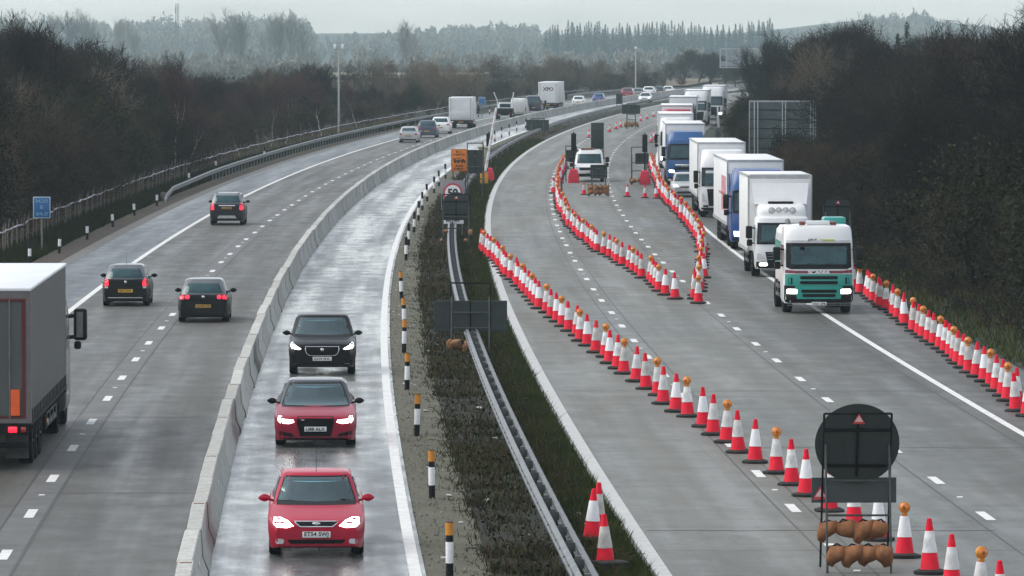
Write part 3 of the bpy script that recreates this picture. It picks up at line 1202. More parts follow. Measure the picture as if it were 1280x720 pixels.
def build_tractor(name, label, x, y, m, roof=3.6, grille=None, box=M['trailwhite'], boxtop=4.0, side_mat=None, blen=13.6, kind='daf', boxhw=1.27, defl=True):
    """Articulated lorry seen from the front: tall cab, windscreen, grille, bumper, lamps, sun visor, trailer."""
    root = truck_at(name, label, x, y, axle=1.4, cat='lorry')
    bv, o = cab_body(root, m, 1.24, 2.2,
                     [(.36, .06, .06), (.5, .0, .01), (1.2, .0, 0), (1.75, .02, 0), (2.65, .18, .02), (2.9, .22, .05), (roof - .3, .5, .10), (roof - .06, .72, .16), (roof, .95, .26)], .2, .12)
    T = TD(root, bv)
    T.d([(-1.16, 1.66), (1.16, 1.66), (1.15, 2.66), (-1.15, 2.66)], 'windscreen_surround', M['black'], .006)
    T.d([(-1.06, 1.78), (1.06, 1.78), (1.06, 2.58), (-1.06, 2.58)], 'windscreen', M['glass'], .014)
    if kind == 'volvo':
        T.d([(-.78, .62), (.78, .62), (.88, 1.52), (-.88, 1.52)], 'grille', M['mesh'], .014)
        for z in (.80, 1.0, 1.2, 1.38):
            T.d(rect(-.76, .76, z - .02, z + .02), 'grille_bar', M['black'], .024)
        T.two([(.86, .88), (1.14, .84), (1.16, 1.28), (1.06, 1.30), (1.02, 1.0)], 'headlight', M['lens'], .016)
        T.two(rect(.8, 1.08, .56, .66), 'fog_light', M['black'], .014)
        T.d(rrect(-.95, .95, 2.36, 2.50, .05), 'sun_strip', M['lens'], .020)
        T.d(rect(-1.0, 1.0, 1.70, 1.745), 'wiper_panel', M['galv'], .018)
        T.d(rect(-.45, .45, 2.98, 3.12), 'roof_sign', mat('roof panel grey', (.40, .43, .45), .4), .016)
    elif kind == 'man':
        T.d([(-.70, .60), (.70, .60), (.78, 1.18), (-.78, 1.18)], 'grille', M['mesh'], .012)
        for z in (.75, .95):
            T.d(rect(-.72, .72, z - .05, z + .05), 'grille_bar', m, .022)
        T.d([(-.68, 1.30), (.68, 1.30), (.72, 1.36), (-.72, 1.36)], 'grille_strip', M['chrome'], .016)
        word(root, 'MAN', .17, .55, 0, T.y(0, 1.24) - .04, 1.24, M['chrome'])
        T.two([(.72, .82), (1.08, .84), (1.10, 1.0), (.78, .98)], 'headlight', M['headlamp'], .016)
        T.d(rect(-1.0, 1.0, 2.68, 2.74), 'sun_visor', m, .10, .12)
    else:
        T.d([(-.80, .55), (.80, .55), (.88, 1.50), (-.88, 1.50)], 'grille', M['mesh'] if kind != 'daf' else m, .012)
        for z in (.72, .98, 1.24):
            T.d(rrect(-.74, .74, z - .075, z + .075, .03), 'grille_slot', M['mesh'], .022)
        T.two([(.66, .60), (1.08, .62), (1.12, .84), (.72, .82)], 'headlight', M['headlamp'], .018)
        T.d(rect(-1.1, 1.1, 2.70, 2.80), 'sun_visor', m, .10, .12)
    T.d([(-1.18, .37), (1.18, .37), (1.18, .53), (-1.18, .53)], 'bumper', M['black'], .008)
    plate(root, {'volvo': 'WX66 HUJ', 'man': 'EU15 DNA'}.get(kind, 'PO65 YVR'), T.y(0, .45) - .03, .45, .52, 'front')
    wipers(T, 1.80, 1)
    mirrors_truck(root, 1.24, 1.85, 2.5)
    for sd in ('left', 'right'):
        decal(bv, [(.32, 1.75), (1.5, 1.75), (1.5, 2.55), (.45, 2.55)], sd, 'side_window', M['glass'], root, .01, .03, .3)
    cargo(root, box, boxhw, 2.75, 2.75 + blen, 1.05, boxtop, M['trim'] if box is M['trailwhite'] else None)
    if side_mat:
        b = MB()
        for sx in (-1, 1):
            b.box(sx * boxhw - .008, sx * boxhw + .008, 3.4, 2.75 + blen * .62, 2.3, 2.42)
            b.box(sx * boxhw - .008, sx * boxhw + .008, 4.2, 2.75 + blen * .42, 1.6, 3.2)
        b.build('side_livery', side_mat, root)
    fr = MB()
    for sx in (-1, 1):
        fr.box(sx * 1.22 - .025, sx * 1.22 + .025, 1.95, 2.65, .8, min(3.4, roof - .2), 0, .02)
    fr.build('air_fairing', m, root)
    chassis(root, .8, 2.6 + blen, gy=(5.5, 9.5))
    truck_wheels(root, [(1.4, False), (4.9, True), (2.75 + blen * .66, False), (2.75 + blen * .755, False), (2.75 + blen * .85, False)])
    return root, T


def build_grey_trailer():
    g = P(50, 588)
    t = tang(g.y)
    back = 16.4
    root = thing('curtain_lorry', 'grey curtain sided lorry with red framed rear doors at the left edge of the picture', 'lorry')
    loc = g - Vector((1.27, 0, 0)) + t * back
    root.location = loc
    root.rotation_euler = (0, 0, heading(g.y) + PI - .012)
    grey = mat('grey curtain', (.052, .058, .058), .55, var=.12, scale=1.0, dirt=.5, dirtz=2.2)
    door = mat('grey door', (.066, .074, .072), .5, var=.08, scale=1.0, dirt=.3, dirtz=2)
    # in local space the front points to -y and the rear face is at y = back
    b = MB()
    b.box(-1.25, 1.25, 2.75, back - .08, 1.02, 3.98)
    b.build('curtain_side', grey, root)
    b = MB()
    b.box(-1.27, 1.27, 2.7, back, 3.98, 4.06, 0, .03)
    b.build('trailer_roof', mat('white roof', (.74, .76, .78), .4, var=.06, scale=.6), root)
    red = paint('dark red frame', (.09, .008, .012), .3, .2)
    b = MB()
    b.box(-1.28, -1.14, back - .10, back, 1.05, 3.97)
    b.box(1.14, 1.28, back - .10, back, 1.05, 3.97)
    b.box(-1.14, 1.14, back - .10, back, 3.80, 3.97)
    b.box(-1.14, 1.14, back - .10, back, 1.05, 1.17)
    b.build('rear_frame', mat('pale frame', (.12, .11, .11), .5), root)
    b = MB()
    b.box(-1.16, -1.08, back - .012, back + .006, 1.15, 3.82)
    b.box(1.08, 1.16, back - .012, back + .006, 1.15, 3.82)
    b.box(-1.08, 1.08, back - .012, back + .006, 3.76, 3.82)
    b.box(-1.08, 1.08, back - .012, back + .006, 1.15, 1.20)
    b.build('frame_stripe', red, root)
    for sx in (-1, 1):
        b = MB()
        b.box(min(sx * .01, sx * 1.075), max(sx * .01, sx * 1.075), back - .06, back - .02, 1.21, 3.75)
        d = b.build('rear_door', door, root)
        b = MB()
        for x in (.25, .8):
            b.tube([(sx * x, back, 1.15), (sx * x, back, 3.8)], .018, 6)
        b.build('lock_bar', M['galvdark'], d)
    for sx in (-1, 1):
        b = MB()
        b.box(sx * .92 - .10, sx * .92 + .10, back + .008, back + .02, 1.22, 1.80)
        b.build('marker_board', mat('orange marker', (.75, .10, .01), .4, emit=.0), root)
    b = MB()
    b.box(-1.2, 1.2, back - .25, back - .03, .80, 1.03)
    b.box(-1.15, 1.15, back - .4, back - .2, .48, .60)
    b.build('bumper_bar', M['chassis'], root)
    for sx in (-1, 1):
        b = MB()
        b.box(sx * .86 - .1, sx * .86 + .1, back - .035, back - .005, .84, .97, 0, .02)
        b.build('tail_light', M['tail'], root)
        b = MB()
        b.box(sx * 1.10 - .06, sx * 1.10 + .06, back - .035, back - .005, .84, .97, 0, .02)
        b.build('tail_light', M['taildark'], root)
        b = MB()
        b.box(sx * .92 - .26, sx * .92 + .26, back - .62, back - .60, .22, .75)
        b.build('mud_flap', mat('mud flap', (.035, .035, .035), .7, var=.6, scale=5), root)
        b = MB()
        b.lathe([(.03, 0), (.0, .01)], 8, axis='y', c=(sx * 1.26, back - .05, .97))
    b = MB()
    for sx in (-1, 1):
        for k, y in enumerate(np.arange(3.0, back - .3, .55)):
            b.box(sx * 1.262 - .008, sx * 1.262 + .008, y, y + .05, .93, 1.32)
            b.box(sx * 1.262 - .014, sx * 1.262 + .014, y - .02, y + .07, .90, 1.02)
        b.box(sx * 1.255 - .02, sx * 1.255 + .02, 2.8, back - .1, .98, 1.08)
    b.build('curtain_strap', M['chassis'], root)
    plate(root, 'BD16 RLZ', back - .01, .66, .52, 'rear', x=0.2)
    chassis(root, .8, back - .3, gy=(6, 9.5), ghw=1.18)
    b = MB()
    b.box(-1.22, -.6, 9.6, 10.3, .45, .9, 0, .05)
    b.build('pallet_box', M['chassis'], root)
    b = MB()
    b.box(-1.235, -1.215, 9.7, 10.0, .62, .72)
    b.build('side_lamp', M['amber'], root)
    truck_wheels(root, [(1.4, False), (4.7, True), (11.6, False), (12.9, False), (14.2, False)])
    bv, o = cab_body(root, paint('dark cab', (.03, .03, .035), .4), 1.22, 2.2,
                     [(.36, .06, .06), (.5, .0, .01), (1.2, .0, 0), (1.75, .02, 0), (2.65, .18, .02), (3.3, .5, .10), (3.6, .95, .26)], .2, .12)
    decal(bv, [(-1.06, 1.78), (1.06, 1.78), (1.06, 2.58), (-1.06, 2.58)], 'front', 'windscreen', M['glass'], root, .014, .03, .3)
    for sx in (-1, 1):
        q = MB()
        q.box(sx * 1.47 - .17, sx * 1.47 + .17, .15, .36, 2.02, 2.82, 0, .07)
        q.tube([(sx * 1.15, .4, 2.62), (sx * 1.42, .28, 2.66)], .05, 6)
        q.tube([(sx * 1.15, .4, 2.1), (sx * 1.42, .28, 2.12)], .05, 6)
        q.box(sx * 1.40 - .09, sx * 1.40 + .09, .17, .34, 1.80, 2.0, 0, .05)
        m_ = q.build('mirror', M['black'], root)
        q = MB()
        q.box(sx * 1.44 - .10, sx * 1.44 + .07, .362, .37, 2.10, 2.74, 0, 0)
        q.build('mirror_glass', mat('mirror glass', (.6, .63, .65), .08, metal=1.0, var=.05), m_)


def rear_truck(name, label, x, y, w, top, floor, length, body, word_=None, tail=True, details=None, cabm=None):
    root = truck_at(name, label, x, y, 'rear', axle=length - 1.4)
    cargo(root, body, w / 2, 2.4, length, floor, top, None)
    bv, o = cab_body(root, cabm or M['white'], min(1.2, w / 2 - .03), 2.25,
                     [(.36, .06, .06), (.5, .0, .01), (1.2, .0, 0), (1.75, .02, 0), (2.5, .18, .02), (min(top - .3, 3.2), .6, .12)], .2, .12)
    decal(bv, [(-1.0, 1.6), (1.0, 1.6), (1.0, 2.3), (-1.0, 2.3)], 'front', 'windscreen', M['glass'], root, .014, .03, .4)
    mirrors_truck(root, min(1.2, w / 2 - .03), 1.7, 2.2)
    hw = w / 2
    for sx in (-1, 1):
        b = MB()
        b.box(min(sx * .012, sx * (hw - .07)), max(sx * .012, sx * (hw - .07)), length + .002, length + .03, floor + .12, top - .12)
        d = b.build('rear_door', body, root)
        b = MB()
        b.tube([(sx * (hw - .22), length + .045, floor + .1), (sx * (hw - .22), length + .045, top - .1)], .02, 5)
        b.build('lock_bar', M['galvdark'], d)
        b = MB()
        b.box(sx * (hw - .22) - .12, sx * (hw - .22) + .12, length - .02, length + .02, floor - .26, floor - .12)
        b.build('tail_light', M['taildark'], root)
    b = MB()
    b.box(-hw + .03, hw - .03, length - .15, length - .02, floor - .32, floor - .02)
    b.box(-hw + .1, hw - .1, length - .3, length - .15, .45, .58)
    b.build('bumper_bar', M['chassis'], root)
    plate(root, 'MX17 TJE', length + .01, floor - .2, .52, 'rear')
    chassis(root, .8, length - .2, gy=(3.5, length - 4))
    truck_wheels(root, [(1.3, False), (length - 1.4, True)] + ([(length - 2.7, True)] if length > 9 else []), hw=hw - .24)
    if word_:
        txt, size, ww, xx, zz, mm = word_
        word(root, txt, size, ww, xx, length + .034, zz, mm, 'rear', bold=.02)
    return root


def van_rear(name, label, x, y, m, tall=2.35, w=1.95, length=5.4):
    root = truck_at(name, label, x, y, 'rear', axle=length - 1.0, cat='van')
    b = MB()
    hw = w / 2
    b.loft([ring_rr(hw * s, yf, length - k, z, .2, .18, .03) for z, s, yf, k in
            ((.32, .95, .05, .08), (.5, 1, 0, 0), (.95, 1, .1, 0), (1.15, .99, .85, 0), (1.7, .95, 1.5, .02), (tall - .18, .90, 2.0, .06), (tall - .05, .85, 2.15, .12), (tall, .7, 2.4, .3))])
    b.build('body', m, root, 32)
    bv = b.bvh()
    decal(bv, [(-.8, 1.2), (.8, 1.2), (.74, 1.75), (-.74, 1.75)], 'front', 'windscreen', M['glass'], root, .012, .03, .3)
    for sx in (-1, 1):
        o = [(.10, 1.35), (.72, 1.35), (.68, 1.85), (.10, 1.85)]
        decal(bv, o if sx > 0 else mirror_poly(o), 'rear', 'rear_window', M['glass'] if m is not M['vanwhite'] else M['vanpanel'], root, .010, .03, .3)
        o = [(.80, .85), (.92, .85), (.90, 1.3), (.80, 1.3)]
        decal(bv, o if sx > 0 else mirror_poly(o), 'rear', 'tail_light', M['taildark'], root, .012, .03, .3)
        for yy in (.95, length - 1.0):
            wheel(root, sx * (hw - .13), yy, .33, .22, M['steelrim'])
    decal(bv, rect(-.85, .85, .36, .52), 'rear', 'bumper', M['black'], root, .012, .03, .3)
    plate(root, 'EK64 NBV', length + .02, .75, .52, 'rear')
    mirrors_truck(root, hw, 1.25, 1.6)
    return root


M['vanwhite'] = mat('van white dirty', (.66, .67, .66), .5, var=.12, scale=2.5, dirt=.8, dirtz=2.2)
M['vanpanel'] = mat('van door panel', (.60, .61, .60), .5, var=.15, scale=3, dirt=.7, dirtz=2.2)
M['navy'] = paint('navy', (.02, .03, .06), .5)

build_green_lorry()
build_box_lorry()
pinkl = mat('faded pink lettering', (.55, .22, .26), .6, var=.3, scale=3)
build_tractor('articulated_lorry', 'blue cabbed lorry pulling a white box trailer with faded pink side lettering', 946, 311, paint("blue", (.006, .065, .24), .3), roof=3.65, side_mat=pinkl, kind='daf')
build_tractor('articulated_lorry', 'white lorry with tall black grille, right behind the blue cab with white trailer', 903, 271, paint('volvo white', (.76, .77, .77), .35), roof=3.6, kind='volvo', boxtop=3.95)
build_tractor('articulated_lorry', 'mid blue lorry with chrome grille strip, behind the silver car in the queue', 857, 231, paint('mid blue', (.014, .085, .25), .3), roof=3.5, kind='man', boxtop=3.95)
build_tractor('articulated_lorry', 'plain white lorry half hidden directly behind the mid blue lorry', 845, 210, paint('plain white', (.74, .76, .76), .35), roof=3.7, kind='other', boxtop=3.95)
rr_, T_ = build_tractor('articulated_lorry', 'lorry whose cherry red roof shows above the plain white lorry', 846, 196, paint('cherry red', (.36, .02, .05), .2), roof=3.85, kind='other', boxtop=4.1)
build_tractor('articulated_lorry', 'dark cabbed lorry with a white topped trailer behind the cherry red roofed lorry', 853, 175, paint('charcoal', (.03, .035, .04), .3), roof=3.4, kind='other', boxtop=4.0)
build_tractor('articulated_lorry', 'white lorry with dark windscreen at the bend, standing beside the wood', 870, 157, paint('bend white', (.78, .79, .79), .3), roof=3.7, kind='volvo', boxtop=3.8)
build_tractor('articulated_lorry', 'last white lorry of the queue half hidden by bare trees at the bend', 891, 149.5, paint('last white', (.78, .79, .79), .3), roof=3.8, kind='other', boxtop=3.9)
build_grey_trailer()
M['xpo'] = mat('dark red lettering', (.10, .012, .02), .5)
rear_truck('delivery_lorry', 'white box trailer lettered XPO driving away past the far bend', 686, 139, 2.5, 3.75, 1.05, 14.5, M['trailwhite'], ('XPO', .62, 1.35, 0.0, 2.85, M['xpo']))
rt = rear_truck('delivery_lorry', 'tall plain white box van driving away behind the white and navy cars', 577, 160, 2.5, 3.25, .85, 7.6, M['trailwhite'])
b = MB()
b.box(-1.1, 1.1, 7.632, 7.66, .95, 1.75, 0, .01)
b.build('tail_lift', mat('tail lift', (.62, .63, .63), .5), rt)
van_rear('delivery_van', 'dirty white panel van driving away beside the dark tailgate pickup', 648.5, 148, M['vanwhite'])
van_rear('delivery_van', 'dark navy van driving away just ahead of the dirty white panel van', 667, 142, M['navy'], 2.2)


def build_pickup():
    root = truck_at('works_pickup', 'works pickup with dark tailgate and raised white poles driving away on the left carriageway', 630, 149, 'rear', axle=4.6, cat='pickup')
    b = MB()
    b.loft([ring_rr(.9 * s, yf, 2.6, z, .15, .12) for z, s, yf in ((.4, .96, .0), (.6, 1, 0), (1.0, 1, .1), (1.2, .98, .9), (1.85, .86, 1.4), (1.95, .8, 1.6))])
    b.build('cab', M['white'], root)
    bv = b.bvh()
    decal(bv, rect(-.62, .62, 1.35, 1.75), 'rear', 'rear_window', M['glass'], root, .01, .03, .3)
    decal(bv, rect(-.7, .7, 1.28, 1.72), 'front', 'windscreen', M['glass'], root, .01, .03, .3)
    b = MB()
    b.box(-.98, .98, 2.7, 5.6, .75, .85)
    for sx in (-1, 1):
        b.box(sx * .98 - .03, sx * .98 + .03, 2.7, 5.6, .85, 1.25)
    b.box(-.95, .95, 5.55, 5.6, .80, 1.28)
    b.build('dropside_body', M['chassis'], root)
    for x0, x1 in ((-.9, -1.05), (.86, 1.25)):
        b = MB()
        b.box(x0 - .06, x0 + .06, 3.2, 3.3, .86, 2.2)
        b.tube([(x0, 3.25, 2.1), (x1, 3.6, 3.1)], .07, 6)
        b.build('raised_pole', M['white'], root)
    for sx in (-1, 1):
        for yy in (1.0, 4.6):
            wheel(root, sx * .82, yy, .34, .24, M['steelrim'])
        b = MB()
        b.box(sx * .82 - .1, sx * .82 + .1, 5.605, 5.63, .66, .78)
        b.build('tail_light', M['taildark'], root)
    chassis(root, .6, 5.5, hw=.35, z0=.45, z1=.72, guard=False)


build_pickup()


def build_works_van():
    root = truck_at('works_truck', 'white works truck with tall grey arrow board standing in the coned off lane', 736.5, 227, 'front', axle=1.0, cat='works truck')
    b = MB()
    b.loft([ring_rr(.98 * s, yf, 2.4, z, .16, .14) for z, s, yf in ((.34, .95, .05), (.5, 1, 0), (1.0, 1, .06), (1.2, .99, .5), (1.85, .90, 1.0), (2.05, .84, 1.15), (2.12, .7, 1.4))])
    b.build('cab', M['white'], root)
    bv = b.bvh()
    T = TD(root, bv)
    T.d([(-.82, 1.24), (.82, 1.24), (.76, 1.84), (-.76, 1.84)], 'windscreen', M['glass'], .012)
    T.d([(-.6, .78), (.6, .78), (.68, .95), (-.68, .95)], 'grille', M['mesh'], .014)
    T.two(rrect(.66, .92, .82, 1.0, .05), 'headlight', M['lens'], .014)
    T.d([(-.95, .36), (.95, .36), (.95, .56), (-.95, .56)], 'bumper', M['black'], .01)
    plate(root, 'AO18 FWD', -.03, .62, .52, 'front')
    b = MB()
    b.box(-.55, .35, 1.3, 1.55, 2.12, 2.22, 0, .03)
    b.build('light_bar', mat('dull amber bar', (.22, .09, .04), .5, var=.5, scale=8), root)
    b = MB()
    b.box(-1.0, 1.0, 2.6, 6.2, .7, .82)
    b.box(-1.0, -.95, 2.6, 6.2, .82, 1.3)
    b.box(.95, 1.0, 2.6, 6.2, .82, 1.3)
    b.box(-1.0, 1.0, 2.6, 2.66, .82, 2.1)
    b.build('dropside_body', M['galvdark'], root)
    b = MB()
    b.box(.12, .98, 4.6, 4.72, 2.1, 3.85, 0, .01)
    b.tube([(.3, 4.75, .8), (.3, 4.75, 2.3)], .05, 6)
    b.tube([(.8, 4.75, .8), (.8, 4.75, 2.3)], .05, 6)
    for z in (2.6, 3.3):
        b.box(.12, .98, 4.57, 4.6, z, z + .05)
    b.box(.53, .57, 4.57, 4.6, 2.12, 3.83)
    b.build('arrow_board', M['signback'], root)
    for k, (x, y) in enumerate(((-.6, 3.4), (-.3, 4.1), (.5, 3.6))):
        pass
    chassis(root, .6, 6.0, hw=.35, z0=.45, z1=.68, guard=False)
    mirrors_truck(root, .98, 1.3, 1.65)
    for sx in (-1, 1):
        for yy in (1.0, 4.9):
            wheel(root, sx * .86, yy, .35, .24, M['steelrim'])


build_works_van()

# cars
FORD_RED = paint('bright red', (.40, .002, .030), .12, .25, .38, .25)
AUDI_RED = paint('crimson', (.30, .002, .028), .12, .25, .38, .25)
BLACKP = paint('black', (.0015, .0015, .002), .06, .12, .3, .2)
BLACKW = paint('black driven', (.002, .002, .0025), .10, .06, .4, .15)
GREYR = paint('silver roof', (.30, .32, .33), .0)
car_at('oncoming_car', 'bright red saloon with body coloured mirrors, the nearest car in the narrow oncoming lane', 'car', CAR_SEDAN, 395.5, 692, 'front', FORD_RED, plate_text='', details=det_ford, interior=True)
aud = dict(CAR_SEDAN, L=5.1, W=1.94, H=1.47, ya=.95, yb=4.0, cab=(1.42, 2.25, 3.7, 4.6), zb=.16, roofw=.56,
           top=[(0, .68), (.05, .72), (.3, .78), (1.0, .88), (1.4, .93), (3.9, .98), (4.9, 1.0), (5.03, .96), (5.1, .78)])
car_at('oncoming_car', 'crimson saloon with black roof, black mirrors and big black grille behind the nearest red car', 'car', aud, 394.5, 556, 'front', AUDI_RED, roof=paint('black roof', (.03, .035, .04), .05), mirrors=M['black'], details=det_audi, interior=True)
car_at('oncoming_car', 'black suv with lit headlights and chrome edged grille following the two red cars', 'car', CAR_SUV, 403, 467, 'front', BLACKP, details=det_jag, interior=True)
clio = dict(CAR_HATCH, L=4.0, W=1.70, H=1.48, yb=3.35, belt=.92, cab=(.95, 1.75, 3.3, 3.93), wr=.30,
            top=[(0, .60), (.06, .66), (.35, .78), (.95, .92), (1.2, .95), (3.3, 1.0), (3.8, .99), (3.93, .92), (4.0, .72)])
car_at('hatchback_car', 'black hatchback with brake lights lit, left of two side by side', 'car', clio, 158, 382, 'rear', BLACKW, roof=mat('grey roof', (.10, .11, .12), .3, coat=.5), details=det_clio)
car_at('hatchback_car', 'black hatchback with paired round tail lamps beside the concrete barrier lane', 'car', CAR_HATCH, 255, 402, 'rear', BLACKW, roof=mat('grey roof'  , (.10, .11, .12), .3), details=det_golf)
mok = dict(CAR_SUV, W=1.78, L=4.28, yb=3.45, cab=(1.05, 1.85, 3.55, 4.15), top=[(0, .78), (.06, .86), (.35, .95), (1.0, 1.04), (1.25, 1.07), (3.6, 1.12), (4.05, 1.12), (4.2, 1.05), (4.28, .85)])
car_at('suv_car', 'dark purple grey suv with silver roof rails driving away near the hard shoulder', 'car', mok, 284.5, 281, 'rear', paint('aubergine', (.010, .007, .012), .12, .08, .4, .2), roof=mat('grey purple roof', (.20, .21, .22), .3, coat=.5), details=det_mokka)
car_at('saloon_car', 'silver saloon driving away, rearmost of three cars bunched behind the white box van', 'car', CAR_SEDAN, 511, 178, 'rear', paint('silver', (.42, .43, .44), .3), details=det_far_rear)
car_at('suv_car', 'navy suv between the silver saloon and the white suv', 'car', CAR_SUV, 534, 172, 'rear', paint('dark navy', (.03, .04, .075), .3), details=det_far_rear)
car_at('suv_car', 'white suv close behind the tall white box van', 'car', CAR_SUV, 551, 167, 'rear', M['white'], details=det_far_rear)
car_at('hatchback_car', 'small white hatchback driving away to the right of the XPO lorry', 'car', CAR_HATCH, 723, 133, 'rear', M['white'], details=det_far_rear)
car_at('hatchback_car', 'blue hatchback driving away ahead of the small white hatchback', 'car', CAR_HATCH, 748, 129, 'rear', paint('mid blue car', (.05, .10, .30), .2), details=det_far_rear)
car_at('hatchback_car', 'dusty red car far off on the left carriageway', 'car', CAR_SUV, 784, 123, 'rear', paint('dusty red', (.25, .03, .06), .3), details=det_far_rear)
car_at('hatchback_car', 'grey car far off between the dusty red car and a white suv', 'car', CAR_HATCH, 797, 121.5, 'rear', paint('dull grey', (.2, .22, .24), .3), details=det_far_rear)
car_at('suv_car', 'white suv far off beside the oncoming white car', 'car', CAR_SUV, 811, 121, 'rear', M['white'], details=det_far_rear)
car_at('hatchback_car', 'farthest white car driving away at the end of the visible carriageway', 'car', CAR_HATCH, 835, 118.5, 'rear', M['white'], details=det_far_rear)
car_at('hatchback_car', 'dark car far off just before the farthest white car', 'car', CAR_HATCH, 824, 119, 'rear', paint('dull black', (.03, .033, .04), .3), details=det_far_rear)
car_at('oncoming_car', 'distant white car coming towards us behind the concrete barrier', 'car', CAR_SEDAN, 806, 128, 'front', M['white'], details=det_far_front)
car_at('queued_car', 'silver car waiting between two lorries of the queue', 'car', CAR_SEDAN, 858, 246, 'front', paint('silver queue', (.42, .43, .44), .3), details=det_far_front)




def driver(root, x, y, belt, ywheel, label, cloth, hair):
    """A seated driver, hands on the wheel: one continuous body grown over a skeleton."""
    z0 = belt - .40
    J = [(0, 0, 0), (0, .0, .22), (0, .01, .42), (0, .0, .50), (0, -.02, .58), (0, -.03, .70),
         (-.19, 0, .43), (-.25, -.14, .20), (-.13, -.36, .32), (.19, 0, .43), (.25, -.14, .20), (.13, -.36, .32),
         (-.10, -.16, -.02), (-.13, -.50, .06), (.10, -.16, -.02), (.13, -.50, .06)]
    Rr = [.15, .145, .14, .06, .075, .085, .07, .05, .035, .07, .05, .035, .09, .07, .09, .07]
    E_ = [(0, 1), (1, 2), (2, 3), (3, 4), (4, 5), (2, 6), (6, 7), (7, 8), (2, 9), (9, 10), (10, 11), (0, 12), (12, 13), (0, 14), (14, 15)]
    me = bpy.data.meshes.new('skeleton')
    me.from_pydata(J, E_, [])
    o = bpy.data.objects.new('skeleton', me)
    COL.objects.link(o)
    md = o.modifiers.new('skin', 'SKIN')
    for i, r in enumerate(Rr):
        me.skin_vertices[0].data[i].radius = (r, r * .85)
    me.skin_vertices[0].data[0].use_root = True
    sb = o.modifiers.new('sub', 'SUBSURF')
    sb.levels = sb.render_levels = 2
    dg = bpy.context.evaluated_depsgraph_get()
    bm_ = bpy.data.meshes.new_from_object(o.evaluated_get(dg))
    bpy.data.objects.remove(o)
    bm_.materials.clear()
    bm_.materials.append(mat('cloth ' + label[:9], cloth, .9, var=.2))
    bm_.materials.append(mat('skin', (.42, .25, .18), .6, var=.1))
    for p in bm_.polygons:
        c = p.center
        p.material_index = 1 if c.z > .505 or (c.y < -.31 and c.z > .2 and abs(c.x) < .2) else 0
        p.use_smooth = True
    t = root.matrix_basis
    M4 = Matrix.Translation(root.location) @ Matrix.Rotation(root.rotation_euler.z, 4, 'Z') @ Matrix.Translation((x, y, z0))
    e = tag(link('person', bm_), label, 'person')
    e.matrix_world = M4
    h = MB()
    h.lathe([(.088, -.01), (.094, .04), (.085, .085), (.05, .115), (.0, .122)], 16, c=(0, -.012, .665), caps=False)
    hh = h.build('hair', mat('hair ' + label[:9], hair, .8, var=.3), e, 60)
    hh.rotation_euler = (-.12, 0, 0)
    f = MB()
    f.box(-.012, .012, -.125, -.10, .625, .665, 0, .006)
    f.box(-.028, .028, -.110, -.10, .590, .598, 0, 0)
    f.build('face', mat('skin', (.42, .25, .18)), e)
    for sx in (-1, 1):
        f = MB()
        f.box(sx * .033 - .012, sx * .033 + .012, -.112, -.10, .668, .680, 0, .003)
        f.build('eye', M['ink'], e)


for d_, (lab, cl, ha) in zip(DRIVERS, (('driver in grey jumper at the wheel of the nearest bright red saloon', (.12, .13, .14), (.05, .035, .02)),
                                       ('driver in dark jacket at the wheel of the crimson saloon', (.03, .035, .05), (.02, .015, .01)),
                                       ('driver in pale blue shirt at the wheel of the black suv', (.25, .38, .55), (.07, .05, .03)))):
    driver(*d_, lab, cl, ha)


# ------------------------------------------------------------------ setting: terrain, carriageways, markings
def strip(name, o1, o2, y0, y1, z, m, dy=4.0, uoff=None, kind='structure', nx=1, thick=0.0):
    vs, fs, uvs = [], [], []
    Y = list(np.arange(y0, y1, dy)) + [y1]
    for y in Y:
        a = o1(y) if callable(o1) else o1
        b_ = o2(y) if callable(o2) else o2
        for k in range(nx + 1):
            o = a + (b_ - a) * k / nx
            vs.append((RX(y) + o, y, z))
            uvs.append((o - (uoff(y) if callable(uoff) else (uoff or 0)), y))
    w = nx + 1
    for i in range(len(Y) - 1):
        for k in range(nx):
            fs.append((i * w + k, i * w + k + 1, (i + 1) * w + k + 1, (i + 1) * w + k))
    me = bpy.data.meshes.new(name)
    me.from_pydata(vs, [], fs)
    uvl = me.uv_layers.new(name='UVMap')
    for p in me.polygons:
        for li, vi in zip(p.loop_indices, p.vertices):
            uvl.data[li].uv = uvs[vi]
    me.materials.append(m)
    return tag(link(name, me), kind=kind)


YN, YF = 70, 1400
# ground: one sheet, level round the motorway and rising into low hills far off
gx = np.concatenate([np.linspace(-2100, -300, 25), np.linspace(-270, 330, 41), np.linspace(370, 2100, 24)])
gy = np.concatenate([np.arange(0, 1300, 50), np.arange(1300, 4960, 90)])


def ground_z(X, Y):
    h = 0.0
    t = max(0, (Y - 1250) / 1500)
    h -= 6 * min(1, t * 2)
    q = max(0.0, min(1.0, (Y - 3600) / 1300))
    q = q * q * (3 - 2 * q)
    h += q * (9 + 4 * math.sin(X / 480 + 1.2) + 17 * math.exp(-((X - 335) / 110) ** 2) + 6 * math.exp(-((X + 180) / 350) ** 2))
    return h - .08


vs = [(x, y, ground_z(x, y)) for y in gy for x in gx]
n = len(gx)
fs = [(j * n + i, j * n + i + 1, (j + 1) * n + i + 1, (j + 1) * n + i) for j in range(len(gy) - 1) for i in range(n - 1)]
me = bpy.data.meshes.new('ground')
me.from_pydata(vs, [], fs)
me.materials.append(soil_mat('rough ground', ((.022, .026, .012), (.045, .042, .024), (.030, .033, .016)), .05))
me.polygons.foreach_set('use_smooth', [True] * len(me.polygons))
tag(link('ground', me), kind='structure')


def field(name, x0, x1, y0, y1, z, m):
    b = MB()
    b.add([(x0, y0, z), (x1, y0, z), (x1 + (y1 - y0) * .08, y1, z), (x0 - (y1 - y0) * .05, y1, z)], [(0, 1, 2, 3)])
    tag(b.build(name, m, None, 0), kind='structure')


